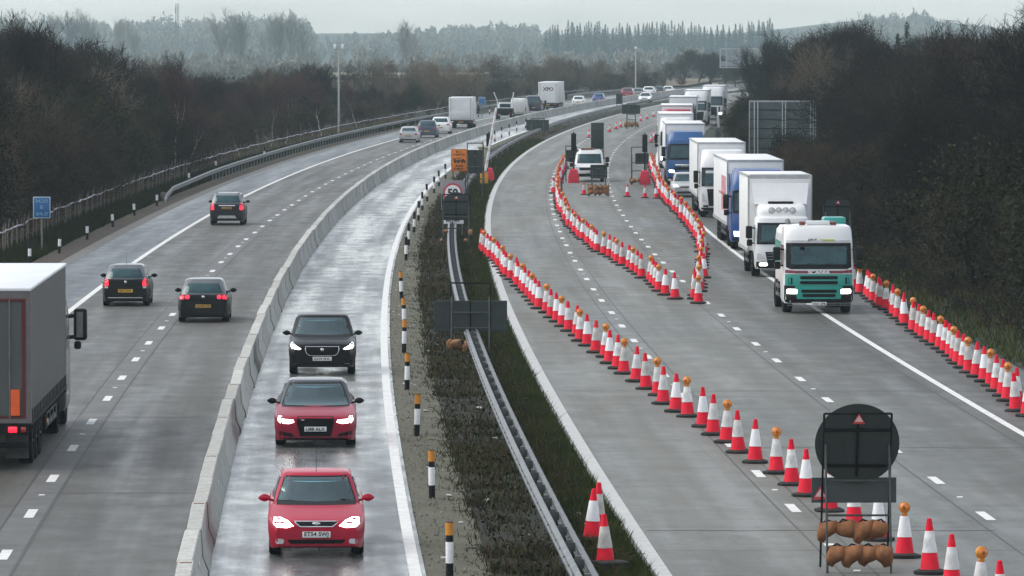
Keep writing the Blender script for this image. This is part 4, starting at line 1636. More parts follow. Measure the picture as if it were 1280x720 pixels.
field('pale_field', -43, -18, 1245, 1440, .3, soil_mat('pale stubble', ((.20, .22, .14), (.26, .26, .18), (.24, .24, .16)), .05))
field('pale_field', -8, 20, 1120, 1245, .25, soil_mat('pale grass', ((.10, .12, .07), (.13, .14, .08), (.11, .12, .075)), .05))
field('reed_field', 19, 33, 1060, 1240, .28, soil_mat('tan reeds', ((.12, .095, .06), (.16, .13, .085), (.11, .09, .06)), .05))

ROADR = road_mat('old concrete pale', (.152, .153, .140), .45, .75, joint=.6, lane0=0.0, dirty=(5.0, 10.0, .42), spec=.30)
ROADL = road_mat('old concrete dark', (.084, .083, .075), .42, .70, joint=.6, lane0=-15.4, spec=.36)
ROADS = road_mat('hard shoulder surface', (.062, .070, .077), .34, .55, slab=9, joint=.3)
ROADW = road_mat('wet concrete', (.100, .106, .104), .12, .46, joint=.45, wet=1.0, lane0=-7.6)
strip('right_road', -.05, O_RIGHT, YN, YF, 0, ROADR)
strip('left_road', lambda y: O_S(y) + .12, lambda y: O_G(y) - .3, YN, YF, 0, ROADL)
strip('left_shoulder_road', O_E, lambda y: O_S(y) + .12, YN, YF, .0, ROADS)
strip('contraflow_road', lambda y: O_G(y) - .3, lambda y: O_K(y) + .18, YN, YF, 0, ROADW)
GRAVEL = soil_mat('gravel soil', ((.10, .092, .07), (.17, .155, .125), (.075, .085, .045)), .9)
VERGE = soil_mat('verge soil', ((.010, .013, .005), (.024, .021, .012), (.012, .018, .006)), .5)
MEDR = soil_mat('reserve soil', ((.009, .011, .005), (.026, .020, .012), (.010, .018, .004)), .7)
strip('gravel_path', lambda y: O_K(y) + .17, -2.9, YN, 900, -.02, GRAVEL)
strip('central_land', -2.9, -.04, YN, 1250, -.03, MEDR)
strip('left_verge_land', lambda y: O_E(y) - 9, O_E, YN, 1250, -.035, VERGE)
strip('left_gutter_path', lambda y: O_E(y) - .05, lambda y: O_E(y) + .55, YN, 1000, .006, soil_mat('gutter grit', ((.16, .17, .17), (.22, .22, .21), (.12, .12, .11)), .8))
strip('left_edge_land', lambda y: O_E(y) - 1.3, lambda y: O_E(y) - .05, YN, 700, -.02, soil_mat('leaf litter', ((.035, .026, .018), (.075, .056, .040), (.05, .04, .03)), .9))
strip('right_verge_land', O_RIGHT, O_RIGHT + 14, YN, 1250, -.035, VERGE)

LINE = line_mat('white line', (.76, .76, .74), .45)
LINEG = line_mat('worn white line', (.50, .51, .50), .45)
SEAL = mat('joint sealant', (.035, .035, .034), .6, var=.4, scale=2)
BAND = mat('patched band', (.095, .095, .09), .6, var=.3, scale=1.0)


def dashes(name, o, y0, y1, w=.15, ln=2.0, ph=0.0, z=.008):
    vs, fs = [], []
    y = y0 + ph
    while y < y1:
        a = (o(y) if callable(o) else o)
        jx = random.uniform(-.015, .015)
        k = len(vs)
        for yy, s in ((y, -1), (y, 1), (y + ln, 1), (y + ln, -1)):
            aa = (o(yy) if callable(o) else o)
            vs.append((RX(yy) + aa + jx + s * w / 2, yy, z))
        fs.append((k, k + 1, k + 2, k + 3))
        y += 9.0
    me = bpy.data.meshes.new(name)
    me.from_pydata(vs, [], fs)
    me.materials.append(LINE)
    return tag(link(name, me), kind='structure')


def dash_phase(x, y):
    return P(x, y).y % 9 - 1.0


dashes('lane_markings_road', 3.69, 72, 1000, .20, 2.0, dash_phase(829.5, 469))
dashes('lane_markings_road', 7.41, 72, 1000, .20, 2.0, dash_phase(1002, 474))
dashes('lane_markings_road', O_D, 72, 1000, .20, 2.0, dash_phase(150.7, 472.5))
strip('edge_marking_road', 10.95, 11.15, YN, 1000, .008, LINE)
strip('edge_marking_road', .02, .30, YN, 1000, .008, LINEG)
strip('edge_marking_road', lambda y: O_S(y) - .1, lambda y: O_S(y) + .12, YN, 1000, .008, LINE)
strip('edge_marking_road', lambda y: O_K(y) - .12, lambda y: O_K(y) + .10, YN, 1000, .008, LINE)
for o in (3.36, 7.08, 10.55, 3.98):
    strip('joint_road', o, o + (.035 if o < 10 else .05), YN, 700, .004, SEAL)
strip('joint_road', lambda y: O_D(y) + .32, lambda y: O_D(y) + .37, YN, 700, .004, SEAL)
strip('joint_road', lambda y: O_D(y) - .42, lambda y: O_D(y) - .385, YN, 700, .004, SEAL)
strip('patched_band_road', lambda y: O_D(y) - .36, lambda y: O_D(y) + .30, YN, 700, .003, BAND)
# bitumen bands across the lanes
b = MB()
for y, a, c in ((118, -12.0, -8.6), (141.5, -11.6, -8.5), (152, .4, 13), (109, .4, 7.2), (176, .5, 7), (213, .6, 10.8), (131, 4, 13.5), (245, 4, 10.5)):
    for k in range(12):
        x0, x1 = a + (c - a) * k / 12, a + (c - a) * (k + 1) / 12
        h = .06 + .03 * random.random()
        yj = y + .06 * math.sin(k * 1.7)
        b.add([(RX(y) + x0, yj, .0055), (RX(y) + x1, yj + .02, .0055), (RX(y) + x1, yj + h + .02, .0055), (RX(y) + x0, yj + h, .0055)], [(0, 1, 2, 3)])
tag(b.build('joint_road', SEAL, None, 0), kind='structure')
# reflective road studs between the dashes
b = MB()
for o in (3.69, 7.41, O_D):
    y0 = 72 + dash_phase(*((829.5, 469) if o == 3.69 else (1002, 474) if o == 7.41 else (150.7, 472.5)))
    for k in range(1, 30):
        y = y0 + 5.5 + 18 * k
        q = pt(o, y)
        b.box(q.x - .06, q.x + .06, y - .08, y + .08, .001, .022, 0, 0)
tag(b.build('road_studs', M['conewhite'], None, 0), kind='stuff')


# ------------------------------------------------------------------ concrete barrier, one unit after another
def barrier_meshes():
    CM = concrete_mat()
    out = []
    for s in range(3):
        rng = random.Random(s)
        b = MB()
        Lb = 5.94
        prof = [(.275, 0), (.275, .09), (.17, .33), (.14, .80), (.12, .83)]
        full = [(a, z) for a, z in prof] + [(-a, z) for a, z in reversed(prof)]
        ys = []
        for k in range(6):
            c0 = k * Lb / 6
            ys += [(c0, .86), (c0 + .035, 1.0), (c0 + Lb / 6 - .035, 1.0), (c0 + Lb / 6 - .001, .86)]
        rings = []
        for y, k in ys:
            j = 1 if k == 1 else .985
            rings.append([(a * k, y - Lb / 2, z * j) for a, z in full])
        b.loft(rings)
        for k in range(6):
            yj = k * Lb / 6 - Lb / 2 + (.03 if k == 0 else 0)
            b.loft([[(a * .955, yj + dy, z * .988) for a, z in full] for dy in (-.022, .022)], 1)
        out.append(b.data('barrier_body', [CM, SEAL], 25))
    q = MB()
    q.box(-.10, .10, 2.45, 2.62, .815, .834)
    slot = q.data('lifting_slot', mat('rusty slot', (.16, .07, .025), .8, var=.5, scale=20), 0)
    r = MB()
    r.box(.17, .185, -.12, .12, .42, .52, 0, .005)
    refl = r.data('reflector', M['conewhite'], 0)
    return out, slot, refl


bms, slotm, reflm = barrier_meshes()
y = 88.0
i = 0
ORD = ['nearest', 'second', 'third', 'fourth', 'fifth', 'sixth', 'seventh', 'eighth', 'ninth', 'tenth', 'eleventh', 'twelfth', 'thirteenth', 'fourteenth',
       'fifteenth', 'sixteenth', 'seventeenth', 'eighteenth', 'nineteenth', 'twentieth']
while y < 930:
    o = O_G(y) - .29
    p = pt(o, y + 2.97)
    e = tag(link('concrete_barrier', bms[i % 3]), ('%s concrete barrier unit from the bottom of the picture, beside the red cars lane' % (ORD[i - 1] if i >= 1 else 'first')) if i < 16 else 'grey concrete barrier unit in the long far run curving away beyond the black suv',
            'barrier', 'concrete barrier units dividing the left carriageway')
    e.location = (p.x + random.uniform(-.02, .02), p.y, random.uniform(-.008, .008))
    e.rotation_euler = (0, random.uniform(-.01, .01), heading(y + 3) + random.uniform(-.004, .004))
    if y < 420:
        if i % 2 == 0:
            link('lifting_slot', slotm, e)
        if i % 3 == 1:
            link('reflector', reflm, e)
    y += 6.0
    i += 1


# ------------------------------------------------------------------ guard rails
def rail_path(o, y0, y1, dy, z=0.0):
    return [pt(o, yy, z) for yy in list(np.arange(y0, y1, dy)) + [y1]]


def beam(b, pts, face, m=0):
    """W section beam along pts; face = +1 / -1 side it faces."""
    prof = [(0, -.155), (.05, -.13), (.08, -.09), (.08, -.05), (.02, -.015), (.02, .015), (.08, .05), (.08, .09), (.05, .13), (0, .155),
            (-.012, .15), (.03, .12), (.062, .085), (.062, .055), (.004, .02), (.004, -.02), (.062, -.055), (.062, -.085), (.03, -.12), (-.012, -.15)]
    rings = []
    for i, p in enumerate(pts):
        d = (pts[min(i + 1, len(pts) - 1)] - pts[max(i - 1, 0)]).normalized()
        nrm = Vector((d.y, -d.x, 0)) * face
        rings.append([p + nrm * a + Vector((0, 0, h)) for a, h in prof])
    b.loft(rings, m)


cr = tag(link('guard_rail', None), 'long double sided steel guard rail running through the weedy central reserve', 'guard rail')
for s in (-1, 1):
    b = MB()
    beam(b, rail_path(-1.58 + s * .12, 78, 900, 4, .58), s)
    b.build('rail_beam', M['galv'], cr, 30)
b = MB()
for y in np.arange(79, 420, 1.6):
    for s in (-1, 1):
        q = pt(-1.58 + s * .205, y, .58)
        b.box(q.x - .016, q.x + .016, y - .02, y + .02, q.z + .05, q.z + .085)
tag(b.build('bolt', M['galvdark'], cr, 0), kind='stuff')
pb = MB()
pb.box(-.05, .05, -.05, .05, -.1, .72)
pb.box(-.115, .115, -.04, .04, .5, .66)
pm = pb.data('post', M['galvdark'], 0)
yy = 80.0
for k in range(98):
    q = pt(-1.58, yy)
    o = link('post', pm, cr)
    o.location = q
    yy += 3.2 if yy < 300 else 14
lr = tag(link('guard_rail', None), 'steel guard rail with a ramped end along the left verge beside the tree line', 'guard rail')
b = MB()
pts = [P(205, 252, .02), P(208, 245, .15), P(216, 236, .45)] + [pt(lambda Y: O_E(Y) - 1.0, Y, .62) for Y in np.arange(372, 960, 5)]
beam(b, pts, 1)
b.build('rail_beam', M['galv'], lr, 30)
for k, Y in enumerate(np.concatenate([np.arange(374, 560, 3.2), np.arange(560, 950, 10)])):
    o = link('post', pm, lr)
    o.location = pt(lambda Y: O_E(Y) - 1.12, Y)
b = MB()
b.box(-.14, .14, -.3, .3, -.1, .45, 0, .04)
te = b.build('end_block', M['wood'], lr)
te.location = P(204, 250)

# ------------------------------------------------------------------ stake fence with pale tape
sf = tag(link('stake_fence', None), 'low fence of thin timber stakes joined by white tape in front of the left wood', 'fence')
O_F = lambda Y: O_E(Y) - 3.2
sm = []
for s in range(4):
    b = MB()
    r = random.Random(s)
    b.tube([(0, 0, -.1), (r.uniform(-.05, .05), 0, .7), (r.uniform(-.1, .1), 0, 1.35 + r.uniform(-.15, .2))], .034, 5)
    sm.append(b.data('stake', M['wood'], 0))
Y = 196.0
k = 0
rest = MB()
tp = []
while Y < 900:
    q = pt(O_F(Y), Y)
    q.x += random.uniform(-.08, .08)
    if k < 100:
        o = link('stake', sm[k % 4], sf)
        o.location = q
    else:
        rest.tube([(q.x, q.y, -.1), (q.x + random.uniform(-.08, .08), q.y, 1.35)], .036, 4, caps=False)
    tp.append(Vector((q.x + .05, q.y, 1.02 + random.uniform(-.05, .05))))
    Y += 1.9 if Y < 420 else 3.2
    k += 1
tag(rest.build('stake', M['wood'], sf, 0), kind='stuff')
b = MB()
b.tube(tp, .036, 5)
b.build('tape', mat('white tape', (.40, .37, .42), .6, var=.7, scale=.5), sf)

# ------------------------------------------------------------------ traffic cones
bc = MB()
bc.lathe([(.30, 0), (.31, .02), (.31, .055), (.26, .07), (.20, .09), (.0, .09)], 8, caps=False)
CB = bc.data('rubber_base', M['conebase'], 30)
bc = MB()
bc.lathe([(.185, .085), (.175, .10), (.042, .99), (.03, 1.0), (.0, 1.0)], 20, caps=False)
CC = bc.data('cone_body', M['conered'], 30)
bc = MB()


def cr_(z):
    return .175 - (z - .10) * (.133 / .89)


bc.lathe([(cr_(.385) + .002, .385), (cr_(.385) + .007, .387), (cr_(.775) + .007, .773), (cr_(.775) + .002, .775)], 20, caps=False)
CSL = bc.data('white_sleeve', M['conewhite'], 30)
CSLS = [CSL]
for k_, (c_, v_) in enumerate((((.62, .61, .60), .22), ((.70, .70, .69), .35), ((.50, .48, .45), .30))):
    m_ = CSL.copy()
    m_.materials.clear()
    m_.materials.append(mat('grimy sleeve %d' % k_, c_, .5, var=v_, scale=5, dirt=.5, dirtz=.7))
    CSLS.append(m_)
CSLS += [CSL, CSLS[1]]
bc = MB()
bc.lathe([(.185, .085), (.175, .10), (.075, .77), (.0, .78)], 20, caps=False)
CCL = bc.data('cone_body', M['conered'], 30)
bc = MB()
bc.box(-.05, .05, -.045, .045, .77, .84, 0, .015)
bc.lathe([(.098, -.05), (.107, -.03), (.107, .03), (.098, .05)], 18, axis='y', c=(0, 0, .93), m=0)
CL1 = bc.data('warning_lamp', M['amberbody'], 30)
bc = MB()
bc.lathe([(.0, -.085), (.05, -.08), (.085, -.055), (.09, -.04)], 16, axis='y', c=(0, 0, .93), caps=False)
bc.lathe([(.09, .04), (.085, .055), (.05, .08), (.0, .085)], 16, axis='y', c=(0, 0, .93), caps=False)
CL2 = bc.data('lamp_lens', M['amber'], 40)
bc = MB()
bc.lathe([(.03, -.095), (.0, -.10)], 8, axis='y', c=(0, 0, .93))
CL3 = bc.data('lamp_centre', mat('lamp centre', (.25, .08, .01), .4), 0)


def cone(p, label, group, lamp=False, scale=1.0, tilt=0.0):
    e = thing('traffic_cone', label, 'traffic cone', p, random.uniform(-.35, .35), group)
    e.scale = (scale,) * 3
    e.rotation_euler = (random.gauss(0, .022) + tilt, random.gauss(0, .022), random.uniform(-.6, .6))
    link('rubber_base', CB, e)
    link('cone_body', CCL if lamp else CC, e)
    link('white_sleeve', random.choice(CSLS), e)
    if lamp:
        l = link('warning_lamp', CL1, e)
        link('lamp_lens', CL2, l)
        link('lamp_centre', CL3, l)
    return e


def cone_line(px, spacing, where, group, first_lamp=0, near_first=True, explicit=None, ordinals=14, y_end=None):
    pts = [P(*q) for q in px]
    # resample the polyline from the near end
    seg = [pts[0]]
    out = []
    if explicit:
        out += [P(*q) for q in explicit]
        pts = [out[-1]] + pts
        dist0 = spacing
    else:
        dist0 = 0.0
    # smooth with Catmull-Rom
    dense = []
    n = len(pts)
    for i in range(n - 1):
        p0, p1, p2, p3 = pts[max(i - 1, 0)], pts[i], pts[i + 1], pts[min(i + 2, n - 1)]
        for k in range(20):
            t = k / 20
            dense.append(.5 * ((2 * p1) + (p2 - p0) * t + (2 * p0 - 5 * p1 + 4 * p2 - p3) * t * t + (3 * p1 - p0 - 3 * p2 + p3) * t ** 3))
    dense.append(pts[-1])
    acc, nxt = 0.0, dist0
    for a, c in zip(dense[:-1], dense[1:]):
        l = (c - a).length
        while acc + l >= nxt:
            out.append(a + (c - a) * ((nxt - acc) / max(l, 1e-6)))
            nxt += spacing
        acc += l
    for i, p in enumerate(out):
        lamp = (i - first_lamp) % 3 == 0
        if i < ordinals:
            lab = '%s cone from the near end of %s, %s' % (ORD[i] if i else 'nearest', where, 'lamp on top' if lamp else 'red tip')
        else:
            lab = '%s cone in the tightly bunched far stretch of %s' % ('lamp topped' if lamp else 'red tipped', where)
        q = p.copy()
        q.x += random.gauss(0, .05)
        q.y += random.gauss(0, .16)
        cone(q, lab, group, lamp)
    return len(out)


ex = [(1254, 777), (1219.5, 757), (1188, 738), (1160, 717), (1131, 697), (1099, 677), (1067.5, 658), (1040, 640), (1010, 621), (989, 606.5), (968, 592), (944, 579), (926, 567), (909, 554),
      (893, 544), (877, 534), (860, 522), (843.7, 514), (831, 505.5), (818.5, 494), (805, 487), (793, 477), (781, 468), (770.5, 461), (761, 454.5)]
n1 = cone_line([(741, 437.5), (731, 430), (722.6, 422.5), (707.5, 410.5), (692, 399.5), (677, 388), (660, 371), (640, 351), (620, 331), (601, 310.5)], 3.0, 'the long diagonal cone line', 'cones in the long diagonal line', first_lamp=1, explicit=ex, ordinals=20)
n2 = cone_line([(846, 374), (834, 369), (826, 364), (811, 352), (776, 330.5), (754, 319), (740, 309.5), (726, 297), (715, 286), (706, 273), (700, 259), (696.5, 243), (699, 226), (706, 208)], 3.0, 'the middle cone line', 'cones in the curved middle line', first_lamp=2)
n3 = cone_line([(866, 379), (873.5, 358), (877.5, 338), (878, 322), (877, 310), (874, 300), (868, 290), (858, 279), (845, 265), (831, 250), (825, 240), (819, 222), (813, 207)], 3.0, 'the cone line beside the lorries', 'cones in the line beside the queued lorries', first_lamp=0)
n4 = cone_line([(1305, 535), (1281, 517), (1245, 490), (1205, 459), (1165, 430), (1130, 404), (1095, 379), (1068, 360)], 2.05, 'the right verge cone line', 'cones along the right verge', first_lamp=2, ordinals=16)
for (x, y), lab in (((740, 676), 'red and white cone in the reserve grass, left of the cone on stacked bases'),
                    ((746.5, 667), 'red and white cone half hidden behind two others in the central reserve'),
                    ((757, 711), 'nearest cone in the central reserve standing on a stack of black bases')):
    cone(P(x, y), lab, 'three cones left in the central reserve', False, 1.0)
s_ = thing('rubber_base', 'spare black rubber cone base lying under the nearest central reserve cone', 'cone base', P(762, 713), .4)
b = MB()
b.box(-.3, .3, -.25, .25, 0.0, .1, 0, .03)
b.box(-.27, .31, -.24, .26, .1, .17, 0, .03)
b.build('base_slab', M['conebase'], s_)
for x, y, lab in ((730, 243.5, 'small cone beside the flattened sign with sandbags'), (784, 246, 'small cone standing alone in the middle of the closed lane'), (806, 247.5, 'small cone just left of the lorry side cone line'),
                  (820.5, 248, 'small cone touching the lorry side cone line'),
                  (762, 165, 'small far cone, leftmost of three left of the orange bagged sign'), (770, 161.5, 'small far cone, middle of three left of the orange bagged sign'), (776, 159, 'small far cone right against the orange bagged sign'),
                  (801, 151.5, 'small far cone just right of the orange bagged sign'), (809, 149, 'small far cone, second right of the orange bagged sign'), (817, 146, 'farthest small cone in the closed lane'),
                  (814, 178, 'small cone beside the plain white lorry, nearer of two'), (818, 174, 'small cone beside the plain white lorry, farther of two'),
                  (736, 172, 'small cone seen over the roof of the works truck')):
    cone(P(x, y), lab, 'small cones in the closed lanes', False, .78)

# ------------------------------------------------------------------ marker posts
def post_meshes():
    r = []
    b = MB()
    b.tube([(0, 0, -.05), (0, 0, 1.0)], .068, 10)
    r.append(b.data('post', M['black'], 40))
    b = MB()
    b.tube([(0, 0, .26), (0, 0, .64)], .071, 10)
    r.append(b.data('white_band', M['conewhite'], 40))
    b = MB()
    b.tube([(0, 0, .76), (0, 0, .985)], .072, 10)
    r.append(b.data('orange_reflector', M['amberbody'], 40))
    b = MB()
    b.tube([(0, 0, .30), (0, 0, .62)], .071, 10)
    r.append(b.data('white_band', M['conewhite'], 40))
    return r


PMS = post_meshes()
mp = [(562, 722), (540, 622), (521, 544), (508.7, 486.5), (505, 440), (505.5, 410), (502, 373), (507.5, 325), (510.7, 306), (517.5, 290), (523, 275), (528, 262.5), (534, 251), (542.5, 241), (548.7, 232.5), (557, 223),
      (618.6, 177), (627, 172), (636.6, 168), (646, 163.5), (657, 160)]
for i, (x, y) in enumerate(mp):
    e = thing('marker_post', ('%s black and white marker post from the bottom of the picture on the gravel strip' % ORD[i] if i else 'nearest black and white marker post with orange top on the gravel strip') if i < 16 else
              'distant black and white marker post beyond the orange sign', 'marker post', P(x, y), 0, 'marker posts beside the oncoming lane')
    e.rotation_euler = (random.uniform(-.03, .03), random.uniform(-.04, .04), 0)
    link('post', PMS[0], e)
    link('white_band', PMS[1], e)
    if i < 7:
        link('orange_reflector', PMS[2], e)
lv = [(37, 329), (74, 316), (109, 299), (141, 283), (168, 269), (196, 257), (236, 228), (270, 212), (330, 199), (598, 146.5), (612, 143)]
for i, (x, y) in enumerate(lv):
    e = thing('marker_post', ('%s white banded post on the left grass verge, counted from the grey lorry' % ORD[i]) if 0 < i < 9 else ('white banded post on the left grass verge just behind the grey lorry roof' if i == 0 else
              'white banded post beyond the white box van, by the distant blue sign'), 'marker post', P(x, y), 0, 'marker posts on the left verge')
    e.rotation_euler = (random.uniform(-.05, .05), random.uniform(-.06, .06), 0)
    link('post', PMS[0], e)
    link('white_band', PMS[3], e)


# ------------------------------------------------------------------ temporary signs seen from behind, on steel frames
def warn_triangle(parent, x, y, z, s=.16):
    b = MB()
    b.add([(x - s / 2, y, z), (x + s / 2, y, z), (x, y, z + s * .88)], [(0, 1, 2)], 0)
    k = .68
    b.add([(x - s / 2 * k, y - .004, z + .03 * s / .16), (x + s / 2 * k, y - .004, z + .03 * s / .16), (x, y - .004, z + s * .88 * .80)], [(0, 1, 2)], 1)
    o = b.build('sticker', [M['reflred'], M['pinkwhite']], parent, 0)
    return o


def sign_frame(label, p, rz, W, depth, top, board=None, disc=None, plate_=None, ang=.0, tri=True, name='sign_frame', m=None, group=None, back=True, r=.022):
    """A-frame: sign legs on the far (+y) side, struts on the near side; the board leans back towards the viewer."""
    root = thing(name, label, 'road sign', p, rz, group)
    m = m or M['signback']
    h = W / 2
    b = MB()
    yl = depth * .55
    lean = ang

    def fy(z):
        return yl - lean * z
    for sx in (-1, 1):
        b.tube([(sx * h, fy(0), 0), (sx * h, fy(top), top)], r, 6)
    b.tube([(-h, fy(top), top), (h, fy(top), top)], r, 6)
    b.build('sign_legs', M['chassis'], root)
    b = MB()
    zs = top * .80
    for sx in (-1, 1):
        b.tube([(sx * h * .94, fy(zs) - .04, zs), (sx * h * .94, -depth * .45, 0)], r * 1.05, 6)
    for f in (.45, .72):
        z = zs * f
        yy = fy(zs) - .04 + (-depth * .45 - fy(zs) + .04) * (1 - f)
        b.tube([(-h * .94, yy, z), (h * .94, yy, z)], r, 6)
    b.build('strut_frame', M['frame'], root)
    if disc:
        z, R = disc
        b = MB()
        b.lathe([(R, -.012), (R, .012)], 48, axis='y')
        o = b.build('sign_disc', m, root, 30)
        o.location = (0, fy(z), z)
        o.rotation_euler = (math.atan(lean), 0, 0)
        b = MB()
        for zz in (-R * .55, R * .35):
            w = math.sqrt(R * R - zz * zz) * .86
            b.box(-w, w, -.05, -.013, zz - .025, zz + .025)
        b.box(-.025, .025, -.048, -.013, -R * .8, R * .8)
        b.build('stiffener', M['chassis'], o, 0)
        if tri:
            t_ = warn_triangle(o, .02 * R, -.056, R * .52, .30 * R)
    if board:
        x0, x1, z0, z1 = board
        b = MB()
        b.box(x0, x1, -.012, .012, z0, z1, 0, .008)
        b.box(x0, x1, -.035, -.0125, z0 + .03, z0 + .07)
        b.box(x0, x1, -.035, -.0125, z1 - .07, z1 - .03)
        o = b.build('sign_board', m, root, 20)
        zc = (z0 + z1) / 2
        o.location = (0, fy(zc), zc)
        for v in o.data.vertices:
            v.co.z -= zc
        o.rotation_euler = (math.atan(lean), 0, 0)
        b = MB()
        b.box(-.02, .02, -.05, -.013, -(z1 - z0) * .48, (z1 - z0) * .48)
        b.build('stiffener', M['chassis'], o, 0)
        if tri and not disc:
            warn_triangle(o, 0, -.04, (z1 - z0) * .2, .13)
    if plate_:
        x0, x1, z0, z1 = plate_
        b = MB()
        b.box(x0, x1, fy(z0) - .012, fy(z0) + .012, z0, z1, 0, .008)
        o = b.build('lower_plate', M['signgrey'], root, 20)
        if tri:
            warn_triangle(o, x0 + .16, fy(z0) - .02, z0 + .06, .28)
    return root


def sandbag_mesh(seed, droop=1.0):
    """A filled cloth bag hung by its neck: gathered top, sagging belly, creased sides, one corner lower."""
    r = random.Random(seed)
    b = MB()
    rings = []
    n = 22
    sk = r.uniform(-.07, .07)
    belly = r.uniform(.95, 1.15)
    for i in range(12):
        t = i / 11
        z = .05 - .34 * droop * t
        w = (.125 + .035 * math.sin(PI * t)) * belly * (1 if t < .75 else math.sqrt(max(.02, 1 - ((t - .75) / .26) ** 2)))
        d = (.035 + .095 * math.sin(PI * min(1, .12 + t * .85))) * (1 if t < .8 else math.sqrt(max(.03, 1 - ((t - .8) / .21) ** 2)))
        ring = []
        for k in range(n):
            a = 2 * PI * k / n
            fold = 1 + (.10 * math.sin(5 * a + seed) + .06 * math.sin(9 * a + 2 * seed)) * max(0, 1 - 1.25 * t) + .04 * math.sin(3 * a + 6 * t + seed)
            x = w * math.copysign(abs(math.cos(a)) ** .8, math.cos(a)) * fold + sk * t * t * 1.6
            ring.append((x, d * math.sin(a) * fold, z - .05 * t * math.cos(a) * (1 if sk > 0 else -1)))
        rings.append(ring)
    b.loft(rings)
    return b


def sandbag(p, rz, label, group, m='sand', s=1.0, seed=0, pose=(0, 0)):
    e = thing('sandbag', label, 'sandbag', p, rz, group)
    e.rotation_euler = (pose[0], pose[1], rz)
    e.scale = (s * 1.15, s * 1.25, s)
    sandbag_mesh(seed).build('bag', M[m], e, 60)
    b = MB()
    b.tube([(-.09, 0, .03), (0, .02, .085), (.09, 0, .03)], .018, 5)
    b.build('strap', M['chassis'], e)
    return e


fs_p = P(1071, 713)
fs_p.z = 0
root = sign_frame('largest round sign seen from behind, on a tall frame hung with brown sandbags', fs_p, .02, 1.22, 1.25, 2.85,
                  disc=(2.30, .765), plate_=(-.80, .74, 1.20, 1.66), ang=.30, r=.02)
Rz = Matrix.Rotation(.02, 4, 'Z')
b = MB()
b.tube([(-.61, .42, .78), (.61, .42, .78)], .018, 5)
b.tube([(-.575, -.50, .42), (.575, -.50, .42)], .018, 5)
b.tube([(-.575, -.56, .03), (-.575, -.3, .06)], .03, 5)
b.build('hanging_bar', M['frame'], root)
names_ = [('leftmost', 0), ('second', 1), ('third', 2), ('rightmost', 3)]
for w, k in names_:
    q = fs_p + Rz @ Vector((-.50 + .30 * k + (.05 if k > 1 else 0), .40, .80))
    sandbag(q, random.uniform(-.3, .3), '%s brown sandbag of the upper row on the big round sign frame' % w, 'sandbags on the big round sign frame', seed=k + 1, s=1.05 if k else .95, pose=(random.uniform(-.15, .15), random.uniform(-.3, .3)))
    q = fs_p + Rz @ Vector((-.40 + .28 * k, -.50, .44))
    sandbag(q, random.uniform(-.3, .3), '%s brown sandbag of the lower row on the big round sign frame' % w, 'sandbags on the big round sign frame', seed=k + 7, pose=(random.uniform(-.15, .15), random.uniform(-.3, .3)))

# central reserve: wide board, round sign, speed limit, recovery notice
c2 = P(588, 441)
sign_frame('wide grey sign board seen from behind straddling the guard rail of the central reserve', c2, 0.0, 1.22, 1.0, 2.12, board=(-1.12, 1.12, .62, 1.58), ang=.12, tri=False, m=M['signgrey'], r=.026)
for k, dx in enumerate((-.55, -.3, -.05)):
    sandbag(c2 + Vector((dx, -.4, .30)), k, '%s dusty orange sandbag under the wide grey sign board' % ('left', 'middle', 'right')[k], 'sandbags under the wide grey board', 'sandpale', .9, k + 20, (.8, .9))
c1 = P(570, 309)
sign_frame('round topped grey green sign seen from behind, in front of the 50 speed sign', c1, 0, 1.26, 1.0, 2.40, disc=(1.85, .66), board=(-.62, .62, 1.22, 1.80), ang=.06, r=.026)
for k, dx in enumerate((-.6, -.4, .45, .62)):
    sandbag(c1 + Vector((dx, -.35, .75 if k % 2 else .34)), k, 'tan sandbag on the frame of the round topped sign, %s' % ('lower left', 'upper left', 'lower right', 'upper right')[k], 'sandbags on the round topped sign', 'sandpale', .62, k + 30, (.5, .9))

# 50 sign faces us
p50 = P(566, 300)
p50 = Vector((P(566, 296).x, P(566, 296).y, 0))
root = thing('speed_limit_sign', 'grey backed 50 speed limit sign with red ring half hidden behind the round topped sign', 'road sign', p50, heading(p50.y))
b = MB()
b.box(-.56, .56, -.01, .01, 1.30, 2.72, 0, .01)
b.build('backing_board', mat('sign board grey', (.24, .22, .24), .5), root)
b = MB()
b.lathe([(.46, -.012), (.46, .0)], 40, axis='y', c=(0, -.012, 2.12))
b.build('red_ring', mat('sign red', (.50, .02, .04), .4), root)
b = MB()
b.lathe([(.375, -.012), (.375, .0)], 40, axis='y', c=(0, -.026, 2.12))
b.build('white_disc', M['conewhite'], root)
word(root, '50', .52, .50, 0, -.042, 2.12, M['ink'], bold=.02)
b = MB()
b.box(-.52, .52, -.02, .0, .62, .92, 0, .01)
b.build('lower_plate', M['conewhite'], root)
word(root, 'MILES', .14, .66, 0, -.026, .77, M['ink'])
b = MB()
for sx in (-.45, .45):
    b.tube([(sx, .04, 0), (sx, .04, 2.6)], .03, 6)
b.build('post', M['galvdark'], root)

